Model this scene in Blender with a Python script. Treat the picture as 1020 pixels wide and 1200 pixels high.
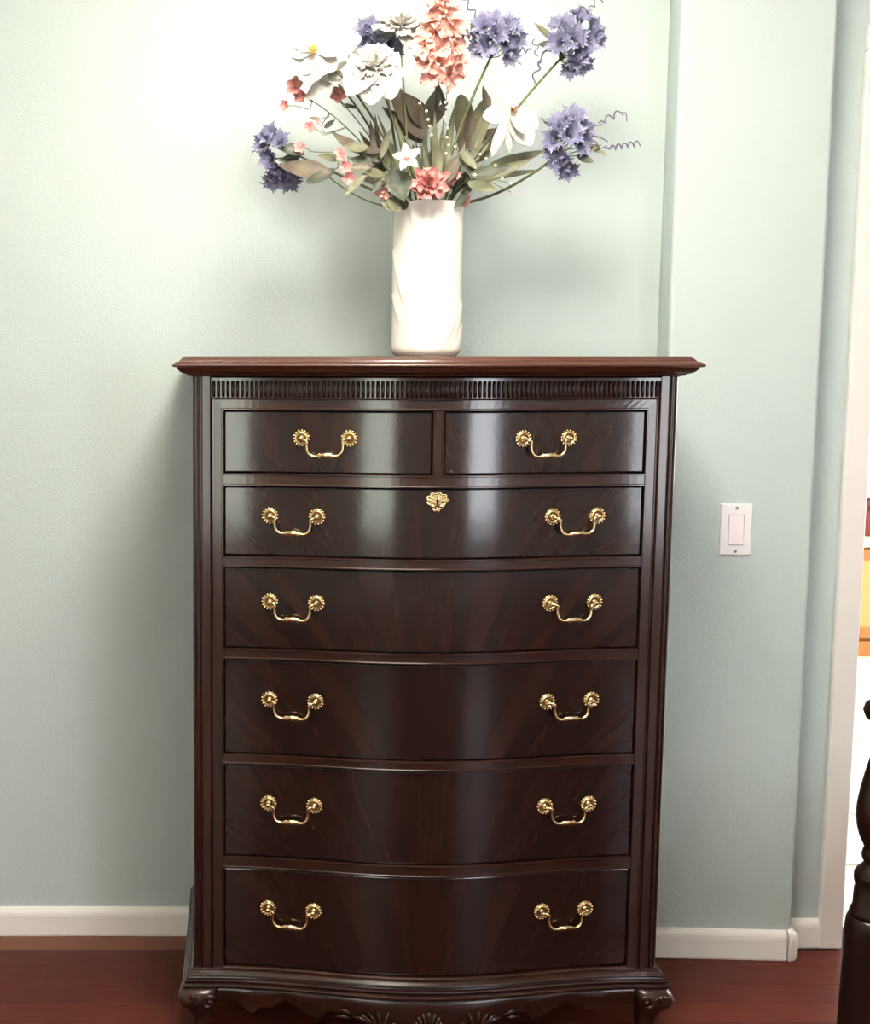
import bpy, math, random
from mathutils import Vector, Matrix
random.seed(7)
PI = math.pi
scn = bpy.context.scene
for o in list(bpy.data.objects):
    bpy.data.objects.remove(o)
col = scn.collection

# ------------------------------------------------------------------ camera
EYE = 1.382                       # camera height, about level with the chest top
PITCH = math.atan(0.114)
FOC, PX, PY = 1500.0, 270.0, 591.0
cam_d = bpy.data.cameras.new('camera')
cam = bpy.data.objects.new('camera', cam_d)
col.objects.link(cam)
cam.location = (0, 0, EYE)
cam.rotation_euler = (PI / 2 - PITCH, 0, 0)
cam_d.sensor_fit = 'AUTO'
cam_d.sensor_width = 36
cam_d.lens = FOC / 1200 * 36
cam_d.shift_x = (510 - PX) / 1200
cam_d.shift_y = -(600 - PY) / 1200
cam_d.clip_start = 0.05
scn.camera = cam

# ------------------------------------------------------------------ light
vs = scn.view_settings
vs.view_transform = 'Standard'
vs.look = 'None'
vs.gamma = 1
vs.use_curve_mapping = False
vs.exposure = 0.40
w = bpy.data.worlds.new('world')
scn.world = w
w.use_nodes = True
w.node_tree.nodes['Background'].inputs[0].default_value = (0.75, 0.85, 1.0, 1)
w.node_tree.nodes['Background'].inputs[1].default_value = 0.6


def area(name, loc, rot, sx, sy, power, color):
    d = bpy.data.lights.new(name, 'AREA')
    d.shape = 'RECTANGLE'
    d.size, d.size_y = sx, sy
    d.energy = power
    d.color = color
    o = bpy.data.objects.new(name, d)
    o.location = loc
    o.rotation_euler = rot
    col.objects.link(o)
    return o


# daylight in the two windows behind the camera, and in the bright room next door
area('daylight_wide_window', (2.35, -1.97, 1.27), (PI / 2, 0, 0), 0.70, 1.65, 35, (0.93, 0.95, 1.0))
area('daylight_narrow_window', (-0.40, -1.97, 1.27), (PI / 2, 0, 0), 0.65, 1.65, 21, (0.95, 1.0, 0.84))
area('daylight_next_room', (4.55, 4.6, 1.6), (0, PI / 2, 0), 1.7, 2.2, 110, (1.0, 0.98, 0.93))


# ------------------------------------------------------------------ helpers
class MB:
    def __init__(self):
        self.v, self.f, self.s, self.m = [], [], [], []

    def add(self, verts, faces, smooth=False, mi=0):
        b = len(self.v)
        self.v += [tuple(p) for p in verts]
        for f in faces:
            self.f.append([i + b for i in f])
            self.s.append(smooth)
            self.m.append(mi)

    def box(self, x0, x1, y0, y1, z0, z1, mi=0):
        self.add([(x0, y0, z0), (x1, y0, z0), (x1, y1, z0), (x0, y1, z0),
                  (x0, y0, z1), (x1, y0, z1), (x1, y1, z1), (x0, y1, z1)],
                 [(0, 3, 2, 1), (4, 5, 6, 7), (0, 1, 5, 4), (1, 2, 6, 5), (2, 3, 7, 6), (3, 0, 4, 7)], False, mi)
        return self

    def rbox(self, x0, x1, y0, y1, z0, z1, b, mi=0):
        """box with chamfered edges"""
        P = []
        for (i, j, k) in [(a, c, d) for a in (0, 1) for c in (0, 1) for d in (0, 1)]:
            x, y, z = (x0, x1)[i], (y0, y1)[j], (z0, z1)[k]
            sx, sy, sz = (1, -1)[i], (1, -1)[j], (1, -1)[k]
            P += [(x, y + sy * b, z + sz * b), (x + sx * b, y, z + sz * b), (x + sx * b, y + sy * b, z)]
        I = lambda i, j, k, a: (i * 4 + j * 2 + k) * 3 + a
        F = []
        for s in (0, 1):
            F.append([I(s, 0, 0, 0), I(s, 1, 0, 0), I(s, 1, 1, 0), I(s, 0, 1, 0)])
            F.append([I(0, s, 0, 1), I(1, s, 0, 1), I(1, s, 1, 1), I(0, s, 1, 1)])
            F.append([I(0, 0, s, 2), I(1, 0, s, 2), I(1, 1, s, 2), I(0, 1, s, 2)])
            for t in (0, 1):
                F.append([I(s, t, 0, 0), I(s, t, 1, 0), I(s, t, 1, 1), I(s, t, 0, 1)])
                F.append([I(s, 0, t, 0), I(s, 1, t, 0), I(s, 1, t, 2), I(s, 0, t, 2)])
                F.append([I(0, s, t, 1), I(1, s, t, 1), I(1, s, t, 2), I(0, s, t, 2)])
                for r in (0, 1):
                    F.append([I(s, t, r, 0), I(s, t, r, 1), I(s, t, r, 2)])
        self.add(P, F, False, mi)
        return self

    def grid(self, rows, smooth=True, closed=False, mi=0):
        n, m = len(rows), len(rows[0])
        F = []
        for i in range(n - 1):
            for j in range(m if closed else m - 1):
                k = (j + 1) % m
                F.append((i * m + j, i * m + k, (i + 1) * m + k, (i + 1) * m + j))
        self.add([p for r in rows for p in r], F, smooth, mi)
        return self

    def cap(self, ring, smooth=False, mi=0):
        self.add(ring, [list(range(len(ring)))], smooth, mi)
        return self

    def tube(self, pts, rad, n=8, smooth=True, mi=0, flat=1.0):
        pts = [Vector(p) for p in pts]
        if not hasattr(rad, '__len__'):
            rad = [rad] * len(pts)
        up = None
        rows = []
        for i, p in enumerate(pts):
            t = (pts[min(i + 1, len(pts) - 1)] - pts[max(i - 1, 0)])
            t = t.normalized() if t.length > 1e-9 else Vector((0, 0, 1))
            if up is None:
                up = t.orthogonal().normalized()
            up = (up - t * up.dot(t))
            up = up.normalized() if up.length > 1e-6 else t.orthogonal().normalized()
            sd = t.cross(up)
            rows.append([p + (up * math.cos(a) + sd * math.sin(a) * flat) * rad[i] for a in [2 * PI * k / n for k in range(n)]])
        self.grid(rows, smooth, True, mi)
        self.cap(rows[0], False, mi)
        self.cap(rows[-1], False, mi)
        return self

    def lathe(self, prof, n=32, M=Matrix.Identity(4), mi=0, smooth=True, caps=True):
        rows = [[M @ Vector((r * math.cos(2 * PI * k / n), r * math.sin(2 * PI * k / n), z)) for k in range(n)] for r, z in prof]
        self.grid(rows, smooth, True, mi)
        if caps and prof[0][0] > 1e-5:
            self.cap(rows[0], False, mi)
        if caps and prof[-1][0] > 1e-5:
            self.cap(rows[-1], False, mi)
        return self

    def ball(self, c, r, sc=(1, 1, 1), n=10, mi=0, M=None):
        rows = []
        for i in range(n // 2 + 1):
            a = -PI / 2 + PI * i / (n // 2)
            row = []
            for k in range(n):
                q = Vector((math.cos(a) * math.cos(2 * PI * k / n) * r * sc[0], math.cos(a) * math.sin(2 * PI * k / n) * r * sc[1], math.sin(a) * r * sc[2]))
                row.append((M @ q if M else q) + Vector(c))
            rows.append(row)
        self.grid(rows, True, True, mi)
        return self

    def prism(self, poly, z0, z1, mi=0, smooth=False):
        a = [(x, y, z0) for x, y in poly]
        b = [(x, y, z1) for x, y in poly]
        self.grid([a, b], smooth, True, mi)
        self.cap(a, False, mi)
        self.cap(b, False, mi)
        return self

    def mesh(self, name, merge=True):
        me = bpy.data.meshes.new(name)
        me.from_pydata(self.v, [], self.f)
        me.polygons.foreach_set('use_smooth', self.s)
        me.polygons.foreach_set('material_index', self.m)
        import bmesh
        bm = bmesh.new()
        bm.from_mesh(me)
        if merge:
            bmesh.ops.remove_doubles(bm, verts=bm.verts, dist=1e-6)
        bmesh.ops.recalc_face_normals(bm, faces=bm.faces)
        bm.to_mesh(me)
        bm.free()
        return me

    def build(self, name, mat, parent=None, M=None, merge=True):
        return link(name, self.mesh(name, merge), mat, parent, M)


def link(name, me, mat, parent=None, M=None):
    mats = mat if isinstance(mat, (list, tuple)) else [mat]
    if not me.materials:
        for m_ in mats:
            me.materials.append(m_)
    o = bpy.data.objects.new(name, me)
    col.objects.link(o)
    if parent:
        o.parent = parent
    if M is not None:
        o.matrix_basis = M
    return o


def T(x, y, z):
    return Matrix.Translation((x, y, z))


def R(a, ax):
    return Matrix.Rotation(a, 4, ax)


def tag(o, label=None, cat=None, group=None, kind=None):
    for k, v_ in (('label', label), ('category', cat), ('group', group), ('kind', kind)):
        if v_:
            o[k] = v_
    return o


def empty(name, loc=(0, 0, 0), rz=0):
    o = bpy.data.objects.new(name, None)
    o.empty_display_size = 0.05
    o.location = loc
    o.rotation_euler = (0, 0, rz)
    col.objects.link(o)
    return o


def at(u, v, y):
    """place in the room of a point seen at photo pixel (u, v) and standing at distance y"""
    t = (v - PY) / FOC
    h = y * (t + 0.114) / (1 - 0.114 * t)
    Z = y * math.cos(PITCH) + h * math.sin(PITCH)
    return Vector(((u - PX) / FOC * Z, y, EYE - h))


# ------------------------------------------------------------------ materials
def mat(name, color, rough=0.5, metal=0.0, coat=0.0, coat_rough=0.1, bump=None, vary=None, spec=0.5, sss=0.0, emit=None, trans=0.0, island=None):
    m = bpy.data.materials.new(name)
    m.use_nodes = True
    nt = m.node_tree
    b = nt.nodes['Principled BSDF']
    b.inputs['Base Color'].default_value = (*color, 1)
    b.inputs['Roughness'].default_value = rough
    b.inputs['Metallic'].default_value = metal
    b.inputs['Coat Weight'].default_value = coat
    b.inputs['Coat Roughness'].default_value = coat_rough
    b.inputs['Coat IOR'].default_value = 1.6
    b.inputs['Specular IOR Level'].default_value = spec
    if sss:
        b.inputs['Subsurface Weight'].default_value = sss
        b.inputs['Subsurface Radius'].default_value = (0.01, 0.008, 0.006)
    if trans:
        b.inputs['Transmission Weight'].default_value = trans
    if emit:
        b.inputs['Emission Color'].default_value = (*emit[0], 1)
        b.inputs['Emission Strength'].default_value = emit[1]
    tc = nt.nodes.new('ShaderNodeTexCoord')
    if vary:                      # (second colour, scale xyz, noise scale, detail)
        mp = nt.nodes.new('ShaderNodeMapping')
        mp.inputs['Scale'].default_value = vary[1]
        nt.links.new(tc.outputs['Object'], mp.inputs['Vector'])
        nz = nt.nodes.new('ShaderNodeTexNoise')
        nz.inputs['Scale'].default_value = vary[2]
        nz.inputs['Detail'].default_value = vary[3]
        nt.links.new(mp.outputs[0], nz.inputs['Vector'])
        rp = nt.nodes.new('ShaderNodeValToRGB')
        rp.color_ramp.elements[0].position = 0.32
        rp.color_ramp.elements[1].position = 0.70
        rp.color_ramp.elements[0].color = (*color, 1)
        rp.color_ramp.elements[1].color = (*vary[0], 1)
        nt.links.new(nz.outputs['Fac'], rp.inputs[0])
        nt.links.new(rp.outputs[0], b.inputs['Base Color'])
    if bump:                      # (scale, strength, distance)
        nb = nt.nodes.new('ShaderNodeTexNoise')
        nb.inputs['Scale'].default_value = bump[0]
        nb.inputs['Detail'].default_value = 3
        nt.links.new(tc.outputs['Object'], nb.inputs['Vector'])
        bp = nt.nodes.new('ShaderNodeBump')
        bp.inputs['Strength'].default_value = bump[1]
        bp.inputs['Distance'].default_value = bump[2]
        nt.links.new(nb.outputs['Fac'], bp.inputs['Height'])
        nt.links.new(bp.outputs[0], b.inputs['Normal'])
    return m


def wood_flame(name, dark, mid, light, rough, coat, crough):
    """crotch mahogany veneer: plumes that rise and fan out from the middle of each front"""
    m = mat(name, dark, rough, coat=coat, coat_rough=crough, spec=0.10)
    nt = m.node_tree
    N, L = nt.nodes.new, nt.links.new
    b = nt.nodes['Principled BSDF']
    tc = N('ShaderNodeTexCoord')
    sp = N('ShaderNodeSeparateXYZ')
    L(tc.outputs['Object'], sp.inputs[0])

    def math_(op, a, c):
        n = N('ShaderNodeMath')
        n.operation = op
        for i, q in enumerate((a, c)):
            if isinstance(q, (int, float)):
                n.inputs[i].default_value = q
            else:
                L(q, n.inputs[i])
        return n.outputs[0]
    ab = math_('ABSOLUTE', sp.outputs[0], 0)
    zz = math_('ADD', sp.outputs[2], 0.35)
    fan = math_('DIVIDE', ab, zz)                  # fans out with height
    cx = N('ShaderNodeCombineXYZ')
    L(math_('MULTIPLY', fan, 6.5), cx.inputs[0])
    L(math_('MULTIPLY', sp.outputs[2], 2.4), cx.inputs[2])
    oi = N('ShaderNodeObjectInfo')
    L(math_('MULTIPLY', oi.outputs['Random'], 40.0), cx.inputs[1])
    nz = N('ShaderNodeTexNoise')
    nz.inputs['Scale'].default_value = 1.0
    nz.inputs['Detail'].default_value = 3
    nz.inputs['Distortion'].default_value = 0.5
    L(cx.outputs[0], nz.inputs['Vector'])
    rp = N('ShaderNodeValToRGB')
    e = rp.color_ramp.elements
    e[0].position, e[0].color = 0.34, (*dark, 1)
    e[1].position, e[1].color = 0.70, (*light, 1)
    k = e.new(0.50)
    k.color = (*mid, 1)
    L(nz.outputs['Fac'], rp.inputs[0])
    # fine pores
    cm = N('ShaderNodeMapping')
    cm.inputs['Scale'].default_value = (900, 900, 60)
    L(tc.outputs['Object'], cm.inputs['Vector'])
    n2 = N('ShaderNodeTexNoise')
    n2.inputs['Scale'].default_value = 1.0
    n2.inputs['Detail'].default_value = 2
    L(cm.outputs[0], n2.inputs['Vector'])
    mx = N('ShaderNodeMix')
    mx.data_type = 'RGBA'
    mx.blend_type = 'MULTIPLY'
    mx.inputs[0].default_value = 0.45
    L(rp.outputs[0], mx.inputs[6])
    L(n2.outputs['Color'], mx.inputs[7])
    L(mx.outputs[2], b.inputs['Base Color'])
    # slow waviness of hand-rubbed lacquer
    n3 = N('ShaderNodeTexNoise')
    n3.inputs['Scale'].default_value = 22
    n3.inputs['Detail'].default_value = 2
    L(tc.outputs['Object'], n3.inputs['Vector'])
    bp = N('ShaderNodeBump')
    bp.inputs['Strength'].default_value = 0.05
    bp.inputs['Distance'].default_value = 0.003
    L(n3.outputs['Fac'], bp.inputs['Height'])
    L(bp.outputs[0], b.inputs['Normal'])
    L(bp.outputs[0], b.inputs['Coat Normal'])
    return m


def random_tone(m, lo, hi):
    """per-object tone, for planks and tiles"""
    nt = m.node_tree
    b = nt.nodes['Principled BSDF']
    oi = nt.nodes.new('ShaderNodeObjectInfo')
    hsv = nt.nodes.new('ShaderNodeHueSaturation')
    mr = nt.nodes.new('ShaderNodeMapRange')
    mr.inputs[3].default_value = lo
    mr.inputs[4].default_value = hi
    nt.links.new(oi.outputs['Random'], mr.inputs[0])
    nt.links.new(mr.outputs[0], hsv.inputs['Value'])
    src = b.inputs['Base Color'].links[0].from_socket if b.inputs['Base Color'].links else None
    if src:
        nt.links.new(src, hsv.inputs['Color'])
    else:
        hsv.inputs['Color'].default_value = b.inputs['Base Color'].default_value
    nt.links.new(hsv.outputs[0], b.inputs['Base Color'])
    return m


M_WALL = mat('sage_paint', (0.525, 0.605, 0.597), 0.55, bump=(190, 0.45, 0.0025))
M_CEIL = mat('ceiling_paint', (0.80, 0.79, 0.75), 0.8, bump=(70, 0.3, 0.004))
M_TRIM = mat('white_trim_paint', (0.88, 0.83, 0.805), 0.35)
M_WHITE = mat('white_wall_paint', (0.82, 0.80, 0.76), 0.7)
M_PLANK = random_tone(mat('mahogany_plank', (0.088, 0.0175, 0.0105), 0.36, spec=0.10, vary=((0.122, 0.027, 0.0165), (3, 40, 40), 3.0, 4)), 0.85, 1.15)
M_PLANK_PALE = mat('pale_mahogany_plank', (0.165, 0.060, 0.035), 0.36, spec=0.14, vary=((0.20, 0.075, 0.045), (3, 40, 40), 3.0, 4))
M_SUB = mat('dark_floor_joint', (0.018, 0.007, 0.005), 0.7)
M_WOOD = mat('mahogany_dark', (0.018, 0.0055, 0.0038), 0.40, spec=0.12, coat=0.7, coat_rough=0.16, vary=((0.032, 0.0095, 0.0058), (12, 12, 0.9), 3.0, 2))
M_WOODH = mat('mahogany_lengthwise', (0.018, 0.0055, 0.0038), 0.38, spec=0.12, coat=0.8, coat_rough=0.14, vary=((0.032, 0.0095, 0.0058), (0.9, 12, 12), 3.0, 2))
M_TOP = mat('mahogany_top', (0.056, 0.017, 0.010), 0.35, spec=0.2, coat=0.6, coat_rough=0.14, vary=((0.076, 0.024, 0.014), (1.0, 16, 16), 3.0, 2))
M_FLAME = wood_flame('mahogany_flame_veneer', (0.0095, 0.0029, 0.0021), (0.0160, 0.0044, 0.0028), (0.028, 0.0074, 0.0041), 0.45, 0.8, 0.12)
M_CARVE = mat('carved_mahogany', (0.020, 0.0062, 0.0042), 0.35, spec=0.2, coat=0.5, coat_rough=0.18, vary=((0.040, 0.0125, 0.0075), (6, 6, 6), 3.0, 3))
M_INSIDE = mat('chest_inside', (0.006, 0.003, 0.0025), 0.7)
M_BRASS = mat('antique_brass', (0.80, 0.64, 0.38), 0.27, metal=1.0, vary=((0.58, 0.43, 0.22), (1, 1, 1), 160, 2))
M_PATINA = mat('brass_patina', (0.16, 0.10, 0.04), 0.45, metal=0.9)
M_DARK = mat('keyhole_black', (0.01, 0.008, 0.006), 0.6)
M_VASE = mat('white_porcelain', (0.86, 0.81, 0.74), 0.18, coat=0.3)
M_PLATE = mat('switch_plastic', (0.86, 0.83, 0.85), 0.3)
M_ROCK = mat('switch_rocker_plastic', (0.86, 0.74, 0.77), 0.3)
M_SCREW = mat('screw_steel', (0.35, 0.35, 0.36), 0.4, metal=0.8)
M_BED = mat('bed_wood', (0.008, 0.0026, 0.0022), 0.35, spec=0.2, coat=0.3, coat_rough=0.2, vary=((0.017, 0.0052, 0.004), (20, 20, 2), 3, 3))
M_TILE = random_tone(mat('ivory_floor_tile', (0.78, 0.73, 0.66), 0.3), 0.94, 1.04)
M_GROUT = mat('tile_grout', (0.50, 0.45, 0.38), 0.8)
M_OAK = mat('honey_oak', (0.40, 0.15, 0.035), 0.4, vary=((0.50, 0.21, 0.055), (20, 20, 2), 2.0, 3))
M_OAKP = mat('pale_oak_panel', (0.62, 0.36, 0.13), 0.4)
M_CREAM = mat('cream_countertop', (0.85, 0.76, 0.58), 0.35)
M_CLAY = mat('terracotta_red', (0.22, 0.03, 0.014), 0.5)
M_GLASS = mat('window_glass', (1, 1, 1), 0.02, trans=1.0)
M_SHADE = mat('lamp_glass', (0.9, 0.85, 0.75), 0.4, emit=((1.0, 0.94, 0.82), 35.0))

# ------------------------------------------------------------------ room shell
XL, XR, YB, YW, ZC = -2.10, 3.75, -1.90, 2.957, 2.62
S = 'structure'


def struct(name, mb, m, parent=None):
    o = mb.build(name, m, parent)
    if not parent:
        tag(o, kind=S)
    return o


def strip_label(o, label):
    o['label'] = label
    return o


# back wall behind the chest
struct('wall_back', MB().box(XL, 0.98, YW, YW + 0.12, 0, ZC), M_WALL)
# boxed-out pier with rounded corners, to the right of the chest
px0, px1, pyl, pyr, br = 0.969, 1.297, 2.846, 2.828, 0.009


def arc(cx, cy, r, a0, a1, n=6):
    return [(cx + r * math.cos(a0 + (a1 - a0) * i / n), cy + r * math.sin(a0 + (a1 - a0) * i / n)) for i in range(n + 1)]


pier = [(0.981, YW + 0.12), (0.981, YW)] + [(px0 + 0.001, pyl + 0.03)] + arc(px0 + br, pyl + br, br, PI, 1.5 * PI) + arc(px1 - br, pyr + br, br, -PI / 2, 0) + [(px1, YW + 0.12)]
struct('wall_pier', MB().prism(pier, 0, ZC), M_WALL)
# wall with the doorway
DY0, DY1, DX0, DX1, DZ = 2.892, 3.02, 1.432, 2.26, 2.055
struct('wall_doorway', MB().box(px1, DX0, DY0, DY1, 0, ZC).box(DX1, XR, DY0, DY1, 0, ZC).box(DX0, DX1, DY0, DY1, DZ, ZC), M_WALL)
struct('wall_left', MB().box(XL - 0.12, XL, YB - 0.12, YW + 0.12, 0, ZC), M_WHITE)
struct('wall_right', MB().box(XR, XR + 0.12, YB - 0.12, DY1, 0, ZC), M_WHITE)
# rear wall, behind the camera, with two window openings
W1 = (1.93, 2.77, 0.42, 2.12)
W2 = (-0.75, -0.05, 0.42, 2.12)
rw = MB()
for a, b_ in ((XL, W2[0]), (W2[1], W1[0]), (W1[1], XR)):
    rw.box(a, b_, YB - 0.12, YB, 0, ZC)
for q in (W1, W2):
    rw.box(q[0], q[1], YB - 0.12, YB, 0, q[2]).box(q[0], q[1], YB - 0.12, YB, q[3], ZC)
struct('wall_rear', rw, M_WHITE)
struct('ceiling', MB().box(XL - 0.12, XR + 0.12, YB - 0.12, DY1, ZC, ZC + 0.1), M_CEIL)
for n_, q in ((1, W1), (2, W2)):
    f = MB()
    t_ = 0.045
    f.box(q[0], q[1], YB - 0.09, YB - 0.03, q[2], q[2] + t_).box(q[0], q[1], YB - 0.09, YB - 0.03, q[3] - t_, q[3])
    f.box(q[0], q[0] + t_, YB - 0.09, YB - 0.03, q[2] + t_, q[3] - t_).box(q[1] - t_, q[1], YB - 0.09, YB - 0.03, q[2] + t_, q[3] - t_)
    wo = struct('window_%d' % n_, f, M_TRIM)
    MB().box(q[0] + t_, q[1] - t_, YB - 0.075, YB - 0.069, q[2] + t_, q[3] - t_).build('pane', M_GLASS, wo)

# floor: planks running along the wall
fl = struct('floor', MB().box(XL, XR, YB, DY0 + 0.06, -0.06, -0.004).box(XL, 0.975, DY0 + 0.06, YW, -0.06, -0.004), M_SUB)
PW = 0.0835
pm = {}
row = 0
y1 = YW
while y1 > YB + 0.02:
    y0 = max(y1 - PW, YB)
    x = XL
    first = True
    while x < XR - 0.01:
        Ln = random.choice((1.2, 1.35, 1.5)) * (random.choice((0.4, 0.65, 0.9)) if first else 1)
        first = False
        x2 = min(x + Ln, XR)
        if XR - x2 < 0.35:
            x2 = XR
        xe, skip = x2, False
        if y1 > DY0 + 0.061:       # the deepest rows reach only up to the pier
            if x > 0.97:
                skip = True
            xe = min(x2, 0.975)
        if not skip:
            key = (round(xe - x, 3), round(y1 - y0, 4), row == 0)
            if key not in pm:
                L_, W_ = key[0], key[1]
                pm[key] = MB().rbox(-L_ / 2 + 0.0002, L_ / 2 - 0.0002, -W_ / 2 + 0.0002, W_ / 2 - 0.0002, -0.012, 0, 0.0006).mesh('plank')
            link('plank', pm[key], M_PLANK_PALE if row == 0 else M_PLANK, fl, T((x + xe) / 2, (y0 + y1) / 2, 0))
        x = x2
    y1 = y0
    row += 1


# baseboards: profile (d from wall, z)
def base_profile():
    return [(0, 0), (0.0135, 0), (0.015, 0.004), (0.015, 0.050), (0.0135, 0.058), (0.010, 0.064), (0.005, 0.0685), (0, 0.0695)]


def baseboard(name, path, label=None):
    """path: list of ((x, y), (dx, dy)) outward directions"""
    mb = MB()
    rows = [[(p[0] + n[0] * d, p[1] + n[1] * d, z) for d, z in base_profile()] for p, n in path]
    mb.grid(rows, False)
    mb.cap(rows[0])
    mb.cap(rows[-1])
    return struct(name, mb, M_TRIM)


baseboard('baseboard_back', [((XL, YW), (0, -1)), ((0.979, YW), (0, -1))])
ang = math.atan2(pyr - pyl, px1 - px0)
nd = (math.sin(ang), -math.cos(ang))
baseboard('baseboard_pier', [((px0 + 0.008, pyl), nd), ((px1 - 0.014, pyr + 0.0006), nd)])
# rounded corner block that wraps the pier corner
cb = MB()
rows = []
for i in range(9):
    a = -PI / 2 + ang + (PI / 2 - ang) * i / 8
    c = (px1 - br, pyr + br)
    rows.append([(c[0] + math.cos(a) * (br + d * 1.15), c[1] + math.sin(a) * (br + d * 1.15), z * 1.02) for d, z in base_profile()])
rows.append([(px1 + d * 1.15, DY0, z * 1.02) for d, z in base_profile()])
cb.grid(rows, True)
cb.cap(rows[0])
struct('baseboard_corner', cb, M_TRIM)
baseboard('baseboard_doorway', [((px1 + 0.004, DY0), (0, -1)), ((1.390, DY0), (0, -1))])
baseboard('baseboard_left', [((XL, YB), (1, 0)), ((XL, YW - 0.016), (1, 0))])
baseboard('baseboard_right', [((XR, YB), (-1, 0)), ((XR, DY0), (-1, 0))])
baseboard('baseboard_rear', [((XL, YB), (0, 1)), ((XR, YB), (0, 1))])
# door casing and jamb
tr = MB().rbox(1.386, 1.440, DY0 - 0.018, DY0, 0, 2.048, 0.003)
cas = struct('trim_1', tr, M_TRIM)
MB().rbox(1.386, 2.306, DY0 - 0.019, DY0, 2.048, 2.104, 0.003).build('head_casing', M_TRIM, cas)
MB().rbox(2.252, 2.306, DY0 - 0.018, DY0, 0, 2.048, 0.003).build('side_casing', M_TRIM, cas)
MB().box(DX0, DX0 + 0.014, DY0, DY1, 0, DZ).build('jamb', M_TRIM, cas)
MB().box(DX1 - 0.014, DX1, DY0, DY1, 0, DZ).build('jamb', M_TRIM, cas)
MB().box(DX0 + 0.014, DX1 - 0.014, DY0, DY1, DZ - 0.014, DZ).build('head_jamb', M_TRIM, cas)
struct('trim_2', MB().rbox(DX0 + 0.014, DX1 - 0.014, DY0 + 0.055, DY0 + 0.085, 0, 0.009, 0.003), M_SUB)

# ------------------------------------------------------------------ bright room beyond the doorway
NX0, NX1, NY1 = 1.10, 4.70, 6.55
nf = struct('floor_next_room', MB().box(NX0, NX1, DY0 + 0.085, NY1, -0.06, -0.003), M_GROUT)
tile_me = MB().rbox(-0.198, 0.198, -0.198, 0.198, -0.012, 0, 0.002).mesh('tile')
ty = DY0 + 0.087
while ty < NY1 - 0.1:
    tx = NX0
    while tx < NX1 - 0.1:
        link('tile', tile_me, M_TILE, nf, T(tx + 0.2, ty + 0.2, 0))
        tx += 0.402
    ty += 0.402
struct('wall_next_room_far', MB().box(NX0, NX1, NY1, NY1 + 0.1, 0, ZC), M_WHITE)
struct('wall_next_room_left', MB().box(NX0 - 0.1, NX0, DY1, NY1 + 0.1, 0, ZC), M_WHITE)
struct('wall_next_room_right', MB().box(NX1, NX1 + 0.1, DY1, NY1 + 0.1, 0, ZC), M_WHITE)
struct('ceiling_next_room', MB().box(NX0 - 0.1, NX1 + 0.1, DY1, NY1 + 0.1, ZC, ZC + 0.1), M_CEIL)
# low oak cabinet with cream top
ck = empty('oak_cabinet', (3.42, 5.86, 0))
tag(ck, 'low honey-oak cabinet with a cream top, beyond the doorway at the right edge', 'cabinet')
cw = 0.62
MB().box(-cw, cw, 0.02, 0.42, 0.07, 0.515).build('body', M_OAK, ck)
MB().box(-cw - 0.01, cw + 0.01, -0.005, 0.42, 0, 0.07).build('plinth', M_OAK, ck)
MB().rbox(-cw - 0.02, cw + 0.02, -0.02, 0.43, 0.515, 0.55, 0.006).build('worktop', M_CREAM, ck)
for i in range(3):
    c = -cw + cw * 2 / 3 * (i + 0.5)
    hw_ = cw / 3 - 0.008
    d = MB()
    d.box(c - hw_, c - hw_ + 0.05, 0, 0.02, 0.085, 0.505).box(c + hw_ - 0.05, c + hw_, 0, 0.02, 0.085, 0.505)
    d.box(c - hw_ + 0.05, c + hw_ - 0.05, 0, 0.02, 0.085, 0.135).box(c - hw_ + 0.05, c + hw_ - 0.05, 0, 0.02, 0.455, 0.505)
    dd = d.build('door', M_OAK, ck)
    MB().box(c - hw_ + 0.05, c + hw_ - 0.05, 0.008, 0.02, 0.135, 0.455).build('door_panel', M_OAKP, dd)
    MB().ball((c + hw_ - 0.025, -0.012, 0.40), 0.013).build('knob', M_BRASS, dd)
pot = empty('clay_pot', (3.01, 6.03, 0.55))
tag(pot, 'terracotta red pot standing on the oak cabinet beyond the doorway', 'pot')
MB().lathe([(0.0, 0), (0.062, 0), (0.066, 0.01), (0.082, 0.14), (0.074, 0.14), (0.06, 0.03), (0.0, 0.03)], 28).build('pot_body', M_CLAY, pot)
MB().lathe([(0.082, 0.135), (0.092, 0.14), (0.094, 0.165), (0.086, 0.168), (0.076, 0.165), (0.074, 0.14)], 28).build('rim', M_CLAY, pot)

# ------------------------------------------------------------------ chest of drawers
HW = 0.4675          # half width of the case
SW = 0.428           # half width of the serpentine part
BUL = 0.050
CX, CY = 0.3945, 2.470
chest = empty('chest_of_drawers', (CX, CY, 0), math.radians(-0.25))
tag(chest, 'tall dark mahogany chest with a bowed front, brass bail pulls and carved feet', 'chest of drawers')


def fr(x):
    a = min(abs(x) / SW, 1.0)
    return -BUL * (0.5 + 0.5 * math.cos(PI * a))


def slope(x):
    e = 1e-4
    return math.atan2(fr(x + e) - fr(x - e), 2 * e)


def xs(a, b_, n):
    return [a + (b_ - a) * i / n for i in range(n + 1)]


YBK = 0.455          # back of the case (local)


def sweep_front(prof, xe, n=56, back=None):
    """prof: list of (d, z); xe(z) or number: half length. Open strip with end caps."""
    rows = []
    for s_ in xs(-1, 1, n):
        r = []
        for d, z in prof:
            e = xe(z) if callable(xe) else xe
            x = s_ * e
            r.append((x, fr(x) - d, z))
        rows.append(r)
    mb = MB()
    mb.grid(rows, False, True)
    mb.cap(rows[0])
    mb.cap(rows[-1])
    return mb


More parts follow.
